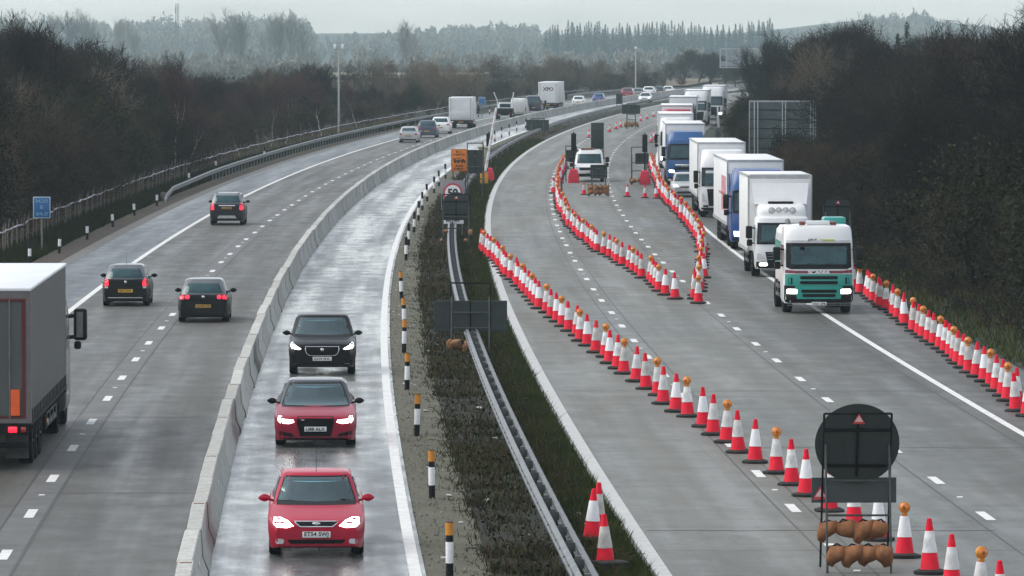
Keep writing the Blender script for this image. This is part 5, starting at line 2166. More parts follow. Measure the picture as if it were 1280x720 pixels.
pr = P(574, 262)
root = thing('recovery_sign', 'orange notice board reading Free recovery Await rescue with a tow truck symbol', 'road sign', (P(574, 258).x, 318, 0), heading(318) - .03)
root.location = ((574 - 640) / FPX * 318, 318, 0)
b = MB()
b.box(-.46, .46, -.012, .012, 1.98, 3.24, 0, .02)
b.build('notice_board', M['orange'], root)
b = MB()
for (x0, x1, z0, z1) in ((-.43, .43, 3.185, 3.2), (-.43, .43, 2.02, 2.035), (-.43, -.415, 2.035, 3.185), (.415, .43, 2.035, 3.185)):
    b.box(x0, x1, -.02, -.0125, z0, z1)
b.build('border', M['ink'], root, 0)
for t, z, w in (('Free', 3.07, .36), ('recovery', 2.90, .66), ('Await', 2.29, .44), ('rescue', 2.12, .58)):
    word(root, t, .17, w, 0, -.02, z, M['ink'], bold=.006)
b = MB()
b.box(-.30, -.02, -.022, -.013, 2.50, 2.60)
b.box(-.02, .05, -.022, -.013, 2.50, 2.66)
b.box(-.32, -.22, -.022, -.013, 2.60, 2.70)
b.box(.08, .36, -.022, -.013, 2.52, 2.60)
b.box(.14, .28, -.022, -.013, 2.60, 2.67)
for x in (-.22, -.05, .15, .30):
    b.lathe([(.055, -.012), (.055, 0)], 12, axis='y', c=(x, -.012, 2.49))
b.tube([(-.28, -.018, 2.66), (.10, -.018, 2.74)], .02, 4)
b.build('tow_truck_symbol', M['ink'], root, 0)
b = MB()
for sx in (-.35, .35):
    b.tube([(sx, .04, 0), (sx, .04, 3.1)], .03, 6)
    b.tube([(sx, .9, 0), (sx, .06, 2.4)], .025, 6)
b.build('frame', M['frame'], root)
sign_frame('dark square sign seen from behind just right of the orange recovery notice', Vector(((594 - 640) / FPX * 332, 332, 0)), 0, .95, 1.0, 3.3, board=(-.5, .5, 1.5, 2.9), ang=.05, r=.03)
sign_frame('dark green sign board seen from behind beyond the raised barrier arm', Vector(((672 - 640) / FPX * 545, 545, 0)), 0, 1.3, .8, 1.6, board=(-1.1, 1.1, .45, 1.5), ang=.05, tri=False, r=.04)
sign_frame('small dark sign board seen from behind by the far bend of the barrier', Vector(((774 - 640) / FPX * 770, 770, 0)), 0, .7, .6, 1.7, board=(-.45, .45, .3, 1.75), ang=.05, tri=False, r=.04)
sign_frame('dark sign seen from behind above the orange bagged frame far up the closed lane', P(789, 161), 0, .9, .8, 2.6, board=(-.95, .95, 1.55, 2.5), ang=.05, tri=False, r=.04)
for k in range(4):
    sandbag(P(783.5 + 3.6 * k, 160) + Vector((0, -.1, .55)), k, 'orange sandbag on the far sign frame, %s' % ('leftmost', 'second from left', 'third from left', 'rightmost')[k], 'sandbags on the far sign frame', 'sandpale', 1.5, 40 + k)

# flattened sign frame loaded with sandbags in front of the works truck
fp = P(748, 245)
root = thing('low_sign_frame', 'low steel frame loaded with tan sandbags in front of the works truck', 'sign frame', fp, 0)
b = MB()
for sx in (-.62, .62):
    b.tube([(sx, -.3, 0), (sx, -.3, .75)], .03, 6)
    b.tube([(sx, .5, 0), (sx, -.3, .7)], .03, 6)
b.tube([(-.62, -.3, .62), (.62, -.3, .62)], .03, 6)
b.tube([(-.62, -.3, .3), (.62, -.3, .3)], .03, 6)
b.build('frame_tube', M['frame'], root)
for k in range(4):
    sandbag(fp + Vector((-.46 + .3 * k, -.36, .62)), k, 'upper sandbag on the low frame, %s' % ('leftmost', 'second from left', 'third from left', 'rightmost')[k], 'sandbags on the low frame', 'sandpale', 1.0, 50 + k)
    sandbag(fp + Vector((-.46 + .3 * k, -.45, .34)), k, 'lower sandbag on the low frame, %s' % ('leftmost', 'second from left', 'third from left', 'rightmost')[k], 'sandbags on the low frame', 'sand', .95, 60 + k)


# portable signals
def signal(label, p, h=3.25, base=True, z0=.9):
    root = thing('traffic_signal', label, 'traffic signal', p, heading(p.y), 'portable traffic signals')
    b = MB()
    b.box(-.17, .17, -.13, .13, h - 1.15, h, 0, .03)
    b.tube([(0, 0, h), (0, 0, h + .1)], .04, 6)
    b.build('signal_head', M['black'], root)
    b = MB()
    for k in range(3):
        b.tube([(0, .12, h - .25 - .36 * k), (0, .26, h - .24 - .36 * k)], [.12, .13], 12, caps=False)
    b.build('visor', M['black'], root)
    b = MB()
    b.tube([(0, 0, .1), (0, 0, h - 1.1)], .055, 8)
    b.build('pole', M['black'], root)
    if base:
        b = MB()
        b.loft([ring_rr(.36, -.36, .36, .0, .06), ring_rr(.36, -.36, .36, .42, .06), ring_rr(.25, -.25, .25, .85, .06), ring_rr(.14, -.14, .14, .92, .05)])
        b.build('ballast_base', M['redplastic'], root)
    return root


signal('black portable traffic signal on a red base left of the works truck', P(717, 228.5))
signal('black portable traffic signal on a red base beside the lorry side cone line', P(806, 230.5))
signal('black portable traffic signal in the central reserve behind the yellow barrier machine', P(611, 227), 3.2)
sign_frame('small square sign seen from behind beside the left portable signal', P(714, 227), 0, .72, .7, 2.35, board=(-.35, .5, 1.35, 2.1), ang=.04, r=.026, tri=False)
sign_frame('small square sign seen from behind beside the signal near the lorries', P(799, 230), 0, 1.0, .7, 2.4, board=(-.25, .62, 1.3, 2.0), ang=.04, r=.026, tri=False)
sign_frame('dark board seen from behind standing against the front of the works truck', P(748.5, 231), 0, .9, .5, 1.2, board=(-.55, .55, .42, 1.3), ang=.05, r=.026)
for k, (dx, z) in enumerate(((-.95, .3), (-.75, .3), (-.55, .32))):
    q = P(799, 230.5)
    sandbag(q + Vector((dx + .45, -.2, z)), k, 'sandbag at the foot of the signal near the lorries, %s' % ('leftmost', 'middle', 'rightmost')[k], 'sandbags by the right signal', 'sandpale', .9, 70 + k, (.5, .6))

# barrier machine with raised arm
bp_ = P(605, 231)
root = thing('barrier_machine', 'yellow lifting barrier machine with raised white arm in the central reserve', 'barrier', bp_, 0)
b = MB()
b.box(-.26, .02, -.2, .2, 0, 1.5, 0, .03)
b.box(.06, .26, -.2, .2, 0, 1.35, 0, .03)
b.build('pedestal', M['yellow'], root)
b = MB()
b.box(-.36, .20, -.3, .3, 1.52, 2.35, 0, .05)
b.box(-.42, .26, -.35, .35, 2.36, 2.5, 0, .03)
b.tube([(-.1, 0, 2.5), (-.1, 0, 2.85)], .06, 6)
b.build('control_box', mat('cream box', (.36, .36, .27), .5, var=.5, scale=6), root)
b = MB()
d0, d1 = Vector((.10, -.32, .9)), Vector((.80, -.32, 5.0))
b.tube([d0, d1], [.11, .075], 8)
arm = b.build('barrier_arm', M['white'], root)
b = MB()
for k in range(5):
    a = d0 + (d1 - d0) * (.12 + .19 * k)
    c = d0 + (d1 - d0) * (.18 + .19 * k)
    b.tube([a, c], [.112 - .03 * (.12 + .19 * k), .112 - .03 * (.18 + .19 * k)], 8)
b.build('arm_band', mat('pale pink band', (.60, .52, .50), .5), arm)
b = MB()
b.lathe([(.16, -.02), (.16, .03)], 14, axis='y', c=(.12, -.36, 1.0))
b.build('pivot', M['black'], root)

# left verge location sign and its far twin
ls = Vector(((52 - 640) / FPX * 250, 250, 0))


def loc_sign(label, p, lines, s=1.0):
    root = thing('location_sign', label, 'road sign', p, heading(p.y))
    b = MB()
    b.box(-.39 * s, .39 * s, -.01, .01, 2.48 - .96 * s, 2.48, 0, .008)
    b.build('sign_border', mat('pale blue border', (.36, .48, .52), .4), root)
    b = MB()
    b.box(-.345 * s, .345 * s, -.018, -.006, 2.48 - .915 * s, 2.48 - .045 * s, 0, .004)
    b.build('sign_face', M['bluesign'], root)
    for t, z, w in lines:
        word(root, t, .23 * s, w * s, 0, -.026, 2.48 - z * s, mat('dim lettering', (.16, .36, .46), .4))
    b = MB()
    b.tube([(0, .05, 0), (0, .05, 2.42)], .04, 6)
    b.build('post', M['galvdark'], root)


loc_sign('blue driver location sign reading M20 B 84.0 by the stake fence', ls, (('M20', .19, .52), ('B', .47, .14), ('84.0', .76, .52)))
p2 = Vector(((602.5 - 640) / FPX * 660, 660, 0))
loc_sign('distant pale blue location sign beyond the tall white box van', p2, (('M20', .19, .52), ('B', .47, .14), ('84.5', .76, .52)), 1.0)

# right verge: big sign from behind, round sign, white post, gantry arm
D0 = 420
p = Vector((D0 * (978 - 640) / FPX, D0, 0))
root = thing('direction_sign', 'large grey direction sign seen from behind on paired posts among the bare trees', 'road sign', p, heading(D0))
b = MB()
b.box(-2.45, 2.45, .02, .06, .9, 4.75, 0, .0)
for z in (1.2, 1.95, 2.7, 3.4, 4.1):
    b.box(-2.45, 2.45, -.04, .018, z, z + .05, 1)
b.build('sign_panel', [mat('panel back', (.085, .105, .105), .5, metal=.2, var=.25, scale=1.5), M['chassis']], root)
b = MB()
b.box(-2.5, 2.5, -.03, .07, 4.70, 4.82)
b.box(-2.52, -2.45, -.03, .07, .9, 4.7)
b.box(2.45, 2.52, -.03, .07, .9, 4.7)
b.build('panel_frame', M['trim'], root)
for x in (-2.1, -1.85, .0, .22, 2.1, 2.3):
    b = MB()
    b.tube([(x, -.14, -.1), (x, -.14, 4.78)], .05, 8)
    b.build('post', M['trim'], root)
q = Vector((237 * (1048 - 640) / FPX, 237, 0))
sign_frame('round grey green sign seen from behind on the right verge beside the turquoise lorry', q, 0, 1.1, .9, 2.75, disc=(2.2, .64), board=(-.60, .64, .7, 1.75), ang=.03, tri=True, r=.03)
q = Vector((530 * (897.5 - 640) / FPX, 530, 0))
root = thing('barrier_post', 'slim white raised barrier arm standing by the right verge trees', 'barrier', q, 0)
b = MB()
b.tube([(0.05, 0, .6), (-.05, 0, 3.0)], [.14, .08], 8)
b.build('raised_arm', M['white'], root)
b = MB()
b.box(-.25, .25, -.2, .2, 0, 1.0, 0, .04)
b.build('pedestal', M['galvdark'], root)
D0 = 720
q = Vector((D0 * (936 - 640) / FPX, D0, 0))
root = thing('gantry_sign', 'pale framed gantry sign seen from behind above the right hand trees', 'gantry', q, heading(D0))
b = MB()
for z in (5.6, 8.0):
    for yy in (-.4, .4):
        b.box(-3.7, 3.7, yy - .06, yy + .06, z - .06, z + .06)
for x in (-3.7, -2.9, -1.2, -.0, 1.2, 2.4, 3.6):
    for yy in (-.4, .4):
        b.box(x - .06, x + .06, yy - .05, yy + .05, 5.6, 8.0)
b.build('gantry_frame', mat('pale steel', (.42, .45, .46), .5, var=.1), root)
b = MB()
b.box(-3.6, 3.6, -.05, .05, 5.75, 6.4)
b.box(-3.0, -1.3, .1, .2, 6.5, 7.9)
b.box(-1.1, -.1, .1, .2, 6.5, 7.9)
b.build('sign_panel', mat('pale panel', (.30, .34, .36), .5, var=.1), root)
b = MB()
b.tube([(3.5, 0, 0), (3.5, 0, 8.0)], .2, 8)
b.build('mast', M['galv'], root)
q = Vector((880 * (894 - 640) / FPX, 880, 0))
root = thing('lane_signal', 'small pale matrix sign above the lorries at the far bend', 'road sign', q, 0)
b = MB()
b.box(-.45, .45, -.1, .1, 1.2, 2.3, 0, .05)
b.build('sign_box', mat('pale cream box', (.45, .45, .38), .5), root)
b = MB()
b.tube([(0, .1, 0), (0, .1, 1.3)], .08, 6)
b.build('post', M['galv'], root)

# masts
D0 = 545
q = Vector((D0 * (423.5 - 640) / FPX, D0, 0))
root = thing('camera_mast', 'tall slim pale mast with two white camera heads on the left verge', 'mast', q, 0)
b = MB()
b.tube([(0, 0, 0), (0, 0, 8.4)], [.12, .07], 8)
b.tube([(-.42, 0, 8.35), (.42, 0, 8.35)], .04, 6)
b.build('pole', mat('pale mast', (.40, .42, .38), .5), root)
for sx in (-1, 1):
    b = MB()
    b.box(sx * .38 - .13, sx * .38 + .13, -.3, .2, 8.4, 8.85, 0, .05)
    b.build('camera_head', M['conewhite'], root)
D0 = 900
q = Vector((D0 * (794.5 - 640) / FPX, D0, 0))
root = thing('lamp_mast', 'thin pale mast standing far off beyond the left carriageway', 'mast', q, 0)
b = MB()
b.tube([(0, 0, 0), (0, 0, 7.6)], [.13, .08], 6)
b.build('pole', mat('pale mast', (.40, .42, .38), .5), root)
b = MB()
b.box(-.2, .2, -.3, .3, 7.6, 7.95, 0, .05)
b.build('camera_head', M['conewhite'], root)
D0 = 3000
q = Vector((D0 * (222 - 640) / FPX, D0, 0))
root = thing('radio_mast', 'faint lattice radio mast rising above the far left trees', 'mast', q, 0)
b = MB()
for sx, sy in ((-.8, 0), (.8, 0), (0, 1.2)):
    b.tube([(sx, sy, -7), (sx, sy, 27)], .2, 4)
for k in range(17):
    z = 1 + 1.5 * k
    b.tube([(-.8, 0, z), (.8, 0, z + 1.5)], .1, 4)
b.build('lattice', M['galvdark'], root, 0)
b = MB()
b.box(-1.1, -.5, -.3, .3, 22, 25)
b.build('antenna', M['galvdark'], root, 0)


# ------------------------------------------------------------------ vegetation
def tubes_np(segs, n):
    """Many tapered tubes at once; segs rows: x0 y0 z0 x1 y1 z1 r0 r1."""
    S = np.asarray(segs, dtype=float)
    a, c = S[:, :3], S[:, 3:6]
    d = c - a
    d /= np.linalg.norm(d, axis=1, keepdims=True) + 1e-9
    h = np.where(np.abs(d[:, 2:3]) < .9, np.array([[0, 0, 1.]]), np.array([[1., 0, 0]]))
    e1 = np.cross(d, h)
    e1 /= np.linalg.norm(e1, axis=1, keepdims=True) + 1e-9
    e2 = np.cross(d, e1)
    N = len(S)
    V = np.zeros((N, 2, n, 3))
    for k in range(n):
        t = 2 * PI * k / n
        u = e1 * math.cos(t) + e2 * math.sin(t)
        V[:, 0, k] = a + u * S[:, 6:7]
        V[:, 1, k] = c + u * S[:, 7:8]
    base = (np.arange(N) * 2 * n)[:, None]
    F = []
    for k in range(n):
        k2 = (k + 1) % n
        F.append(np.concatenate([base + k, base + k2, base + n + k2, base + n + k], axis=1))
    return V.reshape(-1, 3), np.concatenate(F)


def np_mesh(name, V, F, m):
    me = bpy.data.meshes.new(name)
    nv, nf, w = len(V), len(F), F.shape[1]
    me.vertices.add(nv)
    me.vertices.foreach_set('co', np.ascontiguousarray(V, dtype=np.float32).ravel())
    me.loops.add(nf * w)
    me.polygons.add(nf)
    me.loops.foreach_set('vertex_index', np.ascontiguousarray(F, dtype=np.int32).ravel())
    me.polygons.foreach_set('loop_start', np.arange(0, nf * w, w, dtype=np.int32))
    me.update(calc_edges=True)
    me.validate()
    me.materials.append(m)
    return me


def grow(seed, h, stems=1, spread=.6, wob=.18, twig=.016, up=.10, low=.15, levels=4, k1=12, r0=.13):
    """Bare winter tree of unit height h; returns (thick segments, twig segments)."""
    r = random.Random(seed)
    thick, fine = [], []

    def rnd():
        return Vector((r.gauss(0, 1), r.gauss(0, 1), r.gauss(0, 1)))

    def branch(p, d, l, rad, lev):
        ns = (7, 5, 4, 3, 2)[lev]
        pts = [p]
        for i in range(ns):
            d = (d + rnd() * wob + Vector((0, 0, up))).normalized()
            q = p + d * (l / ns)
            ra, rb = rad * (1 - .75 * i / ns), rad * (1 - .75 * (i + 1) / ns)
            ra, rb = max(ra, twig * .7), max(rb, twig * .55)
            (thick if lev < 2 else fine).append((*p, *q, ra, rb))
            p = q
            f = (i + 1) / ns
            if lev < levels and (lev > 0 or f > low):
                cnt = {0: k1 / ns, 1: 2.0, 2: 2.1, 3: 2.2}[lev]
                cn = int(cnt) + (r.random() < cnt % 1)
                for _ in range(cn):
                    ax = d.cross(rnd()).normalized()
                    a = r.uniform(.45, .95) * (1 if lev else spread * 1.5)
                    nd = (d * math.cos(a) + ax * math.sin(a)).normalized()
                    branch(p, nd, l * r.uniform(.42, .66) * (1.15 - .45 * f if lev == 0 else 1.0), max(rb * .75, twig * .8), lev + 1)
    for s in range(stems):
        d = Vector((r.gauss(0, .25) if stems > 1 else r.gauss(0, .06), r.gauss(0, .25) if stems > 1 else r.gauss(0, .06), 1)).normalized()
        branch(Vector((r.uniform(-.4, .4) * (stems > 1), r.uniform(-.4, .4) * (stems > 1), -.1)), d, h * .80 * r.uniform(.85, 1.05), r0 / math.sqrt(stems), 0)
    return thick, fine


def tree_mesh(seed, m1, m2, **kw):
    th, fi = grow(seed, **kw)
    top = max(max(s[2], s[5]) for s in fi)
    k = kw['h'] / top

    def sc(S):
        S = np.array(S)
        S[:, :6] *= k
        return S
    V, F = tubes_np(sc(th), 6)
    a = np_mesh('trunk', V, F, m1)
    V, F = tubes_np(sc(fi), 3)
    return a, np_mesh('crown', V, F, m2)


def leaf_cloud(seed, n, rx, rz, zc, size, clumps=14):
    r = np.random.default_rng(seed)
    cen = r.normal(0, 1, (clumps, 3))
    cen /= np.linalg.norm(cen, axis=1, keepdims=True)
    cen *= (r.random((clumps, 1)) ** .5)
    cen *= np.array([rx * .8, rx * .8, rz * .8])
    idx = r.integers(0, clumps, n)
    p = cen[idx] + r.normal(0, 1, (n, 3)) * np.array([rx, rx, rz]) * .22
    p[:, 2] += zc
    p[:, 2] = np.abs(p[:, 2])
    u = r.normal(0, 1, (n, 3))
    u /= np.linalg.norm(u, axis=1, keepdims=True)
    w = np.cross(u, r.normal(0, 1, (n, 3)))
    w /= np.linalg.norm(w, axis=1, keepdims=True)
    s = size * (.6 + .8 * r.random((n, 1)))
    V = np.stack([p - u * s, p + w * s * .6, p + u * s, p - w * s * .6], 1).reshape(-1, 3)
    F = np.arange(n * 4).reshape(n, 4)
    return V, F


BT = [tree_mesh(100 + s, M['bark'], M['hedge'], h=10, k1=15, spread=.62, low=.12, twig=.015, levels=4) for s in range(4)]
VT = [tree_mesh(200 + s, M['bark'], M['hedge'], h=10, k1=16, spread=.42, up=.22, low=.10, twig=.014, levels=4) for s in range(3)]
SH = [tree_mesh(300 + s, M['bark'], M['bramble'], h=5, stems=5, k1=8, spread=.8, low=.05, twig=.012, wob=.22, levels=3, r0=.10) for s in range(3)]
BI = [tree_mesh(400 + s, M['birch'], M['birchtwig'], h=10, k1=10, spread=.32, up=.20, low=.40, twig=.012, levels=4, r0=.085) for s in range(2)]
PT = [tree_mesh(500 + s, M['palewood'], M['palewood'], h=10, k1=15, spread=.5, up=.18, low=.2, twig=.016, levels=3) for s in range(2)]
FT = [tree_mesh(600 + s, M['farwood_hazed'], M['farwood_hazed'], h=10, k1=12, spread=.45, up=.20, low=.25, twig=.028, levels=3) for s in range(4)]
IV = []
for s in range(3):
    V, F = leaf_cloud(s, 9000, 1.9, 1.9, 1.9, .05, 34)
    IV.append(np_mesh('foliage', V, F, M['ivy']))
IVS = []
b = MB()
for k in range(5):
    b.tube([(random.uniform(-.4, .4), random.uniform(-.4, .4), -.1), (random.uniform(-1, 1), random.uniform(-1, 1), 2.2)], [.06, .02], 5)
IVST = b.data('stem', M['bark'])

n_tree = [0]


def put_tree(kind, p, h, label, group, cat='tree', name=None, base=10.0, wide=1.0):
    a, c = kind
    e = thing(name or 'bare_tree', label, cat, p, random.uniform(0, 2 * PI), group)
    s = h / base
    e.scale = (s * random.uniform(.9, 1.15) * wide, s * random.uniform(.9, 1.15) * wide, s)
    link('trunk', a, e)
    link('crown', c, e)
    n_tree[0] += 1
    return e


def put_bush(p, s, label, group):
    k = random.randrange(3)
    e = thing('evergreen_bush', label, 'bush', p, random.uniform(0, 6.28), group)
    e.scale = (s * random.uniform(.9, 1.3), s * random.uniform(.9, 1.3), s * random.uniform(.8, 1.2))
    link('foliage', IV[k], e)
    link('stem', IVST, e)


LEFT_TOP = [(-60, 12), (0, 20), (30, 24), (60, 36), (100, 42), (140, 46), (160, 72), (200, 62), (215, 66), (240, 84), (270, 90), (300, 92), (340, 76), (390, 74), (400, 92), (440, 104), (480, 96), (515, 82), (560, 98), (590, 112), (640, 118), (700, 122)]
RIGHT_TOP = [(880, 112), (900, 98), (930, 80), (965, 66), (990, 46), (1020, 28), (1050, 16), (1075, 36), (1095, 58), (1120, 56), (1150, 46), (1180, 40), (1215, 30), (1240, 10), (1290, 2), (1400, -10)]


def ptop(tab, x):
    return float(np.interp(x, [a for a, b in tab], [b for a, b in tab]))


# left wood
rows = [(-6.5, .62, 0), (-10, .86, 1), (-15, .98, 2), (-21, 1.02, 3)]
for ro, fac, ri in rows:
    Y = 205 + random.uniform(0, 6)
    while Y < 690:
        Q = pt(lambda y: O_E(y) + ro + random.uniform(-1.6, 1.6), Y)
        x = PX(Q.x, Q.y)
        if -80 < x < 600:
            h = CAMH - (ptop(LEFT_TOP, x) - 45) / FPX * Q.y
            h = max(3.0, h * fac * random.uniform(.86, 1.06))
            if ri == 0:
                if random.random() < (.40 if x < 230 else .12):
                    put_bush(Q, min(1.5, h / 3.4), 'dark evergreen bush at the foot of the left wood behind the stake fence', 'dark bushes edging the left wood')
                else:
                    put_tree(random.choice(SH), Q, min(h, 6.5), 'low bare thicket shrub at the front of the left wood', 'bare shrubs edging the left wood', 'shrub', 'bare_shrub', 5.0, 1.1)
            elif x > 280 and random.random() < .22:
                put_tree(random.choice(BI), Q, h, 'white trunked birch among the purple twigs of the left wood', 'birches in the left wood', name='birch_tree')
            else:
                put_tree(random.choice(PT if random.random() < (.22 if x > 280 else .08) else VT + BT), Q, h, 'dark leafless tree in the dense wood on the left, beyond the stake fence', 'bare trees of the left wood', wide=1.15)
        Y += (7.0, 7.5, 8.5, 9.5)[ri] * random.uniform(.7, 1.3) * (1 if Y < 420 else 1.35)
def edge_y(x, ro):
    return min(np.arange(240, 700, 1.0), key=lambda Y: abs(PX(pt(lambda y: O_E(y) + ro, Y).x, Y) - x))


for x, ro, h in ((214, -5.2, 8.6), (231, -5.0, 5.4), (322, -5.2, 6.2), (338, -5.0, 6.6), (356, -5.4, 6.8), (374, -5.0, 7.2), (391, -5.2, 6.6), (402, -5.0, 6.0), (300, -5.0, 5.6), (446, -5.2, 5.6)):
    put_tree(random.choice(BI), pt(lambda y: O_E(y) + ro, edge_y(x, ro)), h * .98, 'white trunked birch leaning at the front edge of the left wood', 'birches in the left wood', name='birch_tree')

for Y in np.arange(690, 1080, 9.0):
    for ro in (-7, -12, -19):
        Q = pt(lambda y: O_E(y) + ro + random.uniform(-2, 2), Y + random.uniform(-4, 4))
        put_tree(random.choice(PT if random.random() < .4 else SH), Q, random.uniform(2.0, 4.4), 'hazy low scrub thicket beyond the far bend of the left carriageway', 'scrub beyond the far bend', 'shrub', 'bare_shrub', 6.0, 1.5)
# right wood
rows = [(4.6, .50, 0), (7.5, .74, 1), (11.5, .93, 2), (16.5, 1.0, 3), (23, 1.02, 4)]
for ro, fac, ri in rows:
    Y = 150 + random.uniform(0, 6)
    while Y < 1000:
        Q = pt(O_RIGHT + ro + random.uniform(-1.2, 1.4), Y)
        x = PX(Q.x, Q.y)
        if x < 1345 and x > 870 and not (ri == 0 and 225 < Y < 245) and not (400 < Y < 425 and ri < 2) and not (ri < 1 and 515 < Y < 545):
            h = CAMH - (ptop(RIGHT_TOP, x) - 45) / FPX * Q.y
            h = max(2.2, h * fac * random.uniform(.84, 1.07))
            if 895 < x < 1065 and Q.y < 424:
                h = min(h, max(1.0, CAMH - ((192 if x < 985 else 172) + random.uniform(-8, 12) - 45) / FPX * Q.y))
            elif 860 < x < 1005 and Q.y < 725:
                h = min(h, max(1.5, CAMH - (104 + random.uniform(-12, 10) - 45) / FPX * Q.y))
            elif 1020 < x < 1075 and Q.y < 240:
                h = 1.2
            if ri == 0:
                if random.random() < .25:
                    put_bush(Q, min(1.3, h / 3.4), 'dark evergreen bush at the foot of the right wood above the verge cones', 'dark bushes edging the right wood')
                else:
                    put_tree(random.choice(SH), Q, min(h, 5.0), 'low bare thicket shrub at the front of the right wood', 'bare shrubs edging the right wood', 'shrub', 'bare_shrub', 5.0, 1.2)
            elif ri == 1 and random.random() < .10:
                put_bush(Q, min(1.9, h / 3.2), 'dark evergreen bush at the foot of the right wood above the verge cones', 'dark bushes edging the right wood')
            else:
                put_tree(random.choice(PT if random.random() < .10 else BT + VT[:1]), Q, h, 'dark leafless tree in the dense wood on the right, behind the queue of lorries', 'bare trees of the right wood', wide=1.2)
        Y += (6.5, 7.5, 9, 10, 12)[ri] * random.uniform(.7, 1.3) * (1 if Y < 380 else 1.55)

# single trees of the middle distance
for x, Y, top, k, lab in ((515, 700, 66, 'p', 'pale bare tree with fine upright twigs left of the white box van'), (548, 715, 80, 'p', 'pale bare tree just left of the white box van'), (470, 690, 84, 'p', 'pale bare tree right of the camera mast'),
                          (572, 735, 88, 'p', 'pale bare tree directly behind the white box van'), (722, 980, 78, 'b', 'solitary bare tree right of the XPO lorry'), (738, 1000, 96, 'b', 'small bare tree beside the solitary one right of the XPO lorry'),
                          (625, 860, 108, 'b', 'low bare tree behind the works pickup'), (660, 880, 106, 'b', 'low bare tree behind the dirty white van'), (700, 930, 104, 'b', 'low bare tree behind the XPO lorry'), (598, 800, 112, 'p', 'low bare tree behind the blue location sign'),
                          (1044, 470, 14, 'b', 'tall spreading bare tree crowning the right wood'), (1062, 480, 22, 'b', 'second tall bare tree just right of the crowning one'), (1250, 300, 4, 'b', 'tallest bare tree at the right edge of the picture'),
                          (942, 690, 34, 'v', 'thin bare tree in front of the gantry sign'), (968, 700, 44, 'v', 'thin bare tree right of the gantry sign')):
    kind = random.choice({'p': PT, 'b': BT, 'v': VT}[k])
    h = CAMH - (top - 45) / FPX * Y
    put_tree(kind, Vector(((x - 640) / FPX * Y, Y, 0)), h, lab, None, wide=1.1 if k != 'b' else 1.3)
# rounded hedge masses right of the far mast and along the fields
for x, Y, top, w in ((855, 1150, 62, 1.6), (872, 1130, 56, 1.8), (888, 1110, 60, 1.8), (838, 1180, 76, 1.5), (822, 1190, 88, 1.4), (905, 1090, 64, 1.7), (920, 1060, 70, 1.7)):
    h = CAMH - (top - 45) / FPX * Y
    put_tree(random.choice(BT), Vector(((x - 640) / FPX * Y, Y, -.1)), h, 'hazy rounded bare tree in the clump right of the thin far mast', 'trees in the hazy clump by the far mast', wide=w)


# low hedges between the fields: far off, each one mass
def far_mass(name, label, pts, hfun, n_per, size, m, width=6.0, seed=1, kindv='stuff'):
    r = np.random.default_rng(seed)
    Vs = []
    for (x, y, z) in pts:
        h = hfun(x, y) * r.uniform(.70, 1.02)
        n = int(n_per)
        q = r.normal(0, 1, (n, 3))
        q /= np.linalg.norm(q, axis=1, keepdims=True)
        q *= r.random((n, 1)) ** .45
        w = h * r.uniform(.22, .42)
        rag = np.abs(r.normal(0, .16, n)) + .12 * np.sin(q[:, 0] * r.uniform(6, 11) + r.uniform(0, 6))
        p = np.stack([x + q[:, 0] * w, y + q[:, 1] * w, z + h * .5 + q[:, 2] * h * .5 * (1 - rag)], 1)
        u = r.normal(0, 1, (n, 3)) * np.array([.5, .5, 1.6])
        u /= np.linalg.norm(u, axis=1, keepdims=True)
        v = np.cross(u, r.normal(0, 1, (n, 3)))
        v /= np.linalg.norm(v, axis=1, keepdims=True)
        s = size * (.5 + r.random((n, 1)))
        Vs.append(np.stack([p - u * s, p + v * s * .35, p + u * s, p - v * s * .35], 1).reshape(-1, 3))
    V = np.concatenate(Vs)
    F = np.arange(len(V)).reshape(-1, 4)
    o = link(name, np_mesh(name, V, F, m))
    tag(o, label, 'woodland', None, kindv)
    return o


pp = [(x_ / FPX * y_, y_, -1.0) for y_ in (1235, 1300) for x_ in np.arange(-420, 300, 6) if math.sin(x_ / 31 + y_) > -.75]
far_mass('hedgerow_woods', 'hazy low hedgerows crossing the far fields', pp, lambda x, y: 1.9 + .8 * math.sin(x / 9), 90, .35, M['hedge'], seed=3)
FW = [(-700, 14), (-520, 16), (-440, 18), (-300, 10), (-262, 14), (-240, 50), (-200, 40), (-120, 34), (-40, 26), (0, 22), (40, 30), (60, 44), (110, 40), (200, 42), (300, 40), (410, 34), (440, 18), (478, 9), (505, 11), (535, 22), (560, 34), (700, 40)]
pp = []
rg = random.Random(5)
for yb in (3600, 3850, 4100, 4400):
    for xo in np.arange(-700, 700, 10):
        xo2 = xo + rg.uniform(-6, 6)
        pp.append((xo2 / FPX * yb, yb + rg.uniform(-90, 90), ground_z(xo2 / FPX * yb, yb)))
for yb, st in ((1650, 9), (1950, 9), (2400, 10)):
    for xo in np.arange(-620, 520, st):
        xo2 = xo + rg.uniform(-6, 6)
        pp.append((xo2 / FPX * yb, yb + rg.uniform(-70, 70), ground_z(xo2 / FPX * yb, yb)))


def fw_h(x, y):
    xo = x / y * FPX
    top = float(np.interp(xo, [a for a, b in FW], [b for a, b in FW]))
    if y < 2600:
        top = (78 if y < 1800 else 66 if y < 2100 else 54) + 7 * math.sin(xo / 47 + y) + 5 * math.sin(xo / 13)
    z = CAMH - (top - 45) / FPX * y
    return max(4, (z - ground_z(x, y)) * (.80 if y < 3950 else .95))


far_mass('far_woods', 'hazy far woodland filling the horizon', pp, fw_h, 430, 1.25, M['farwood_hazed'], seed=9)
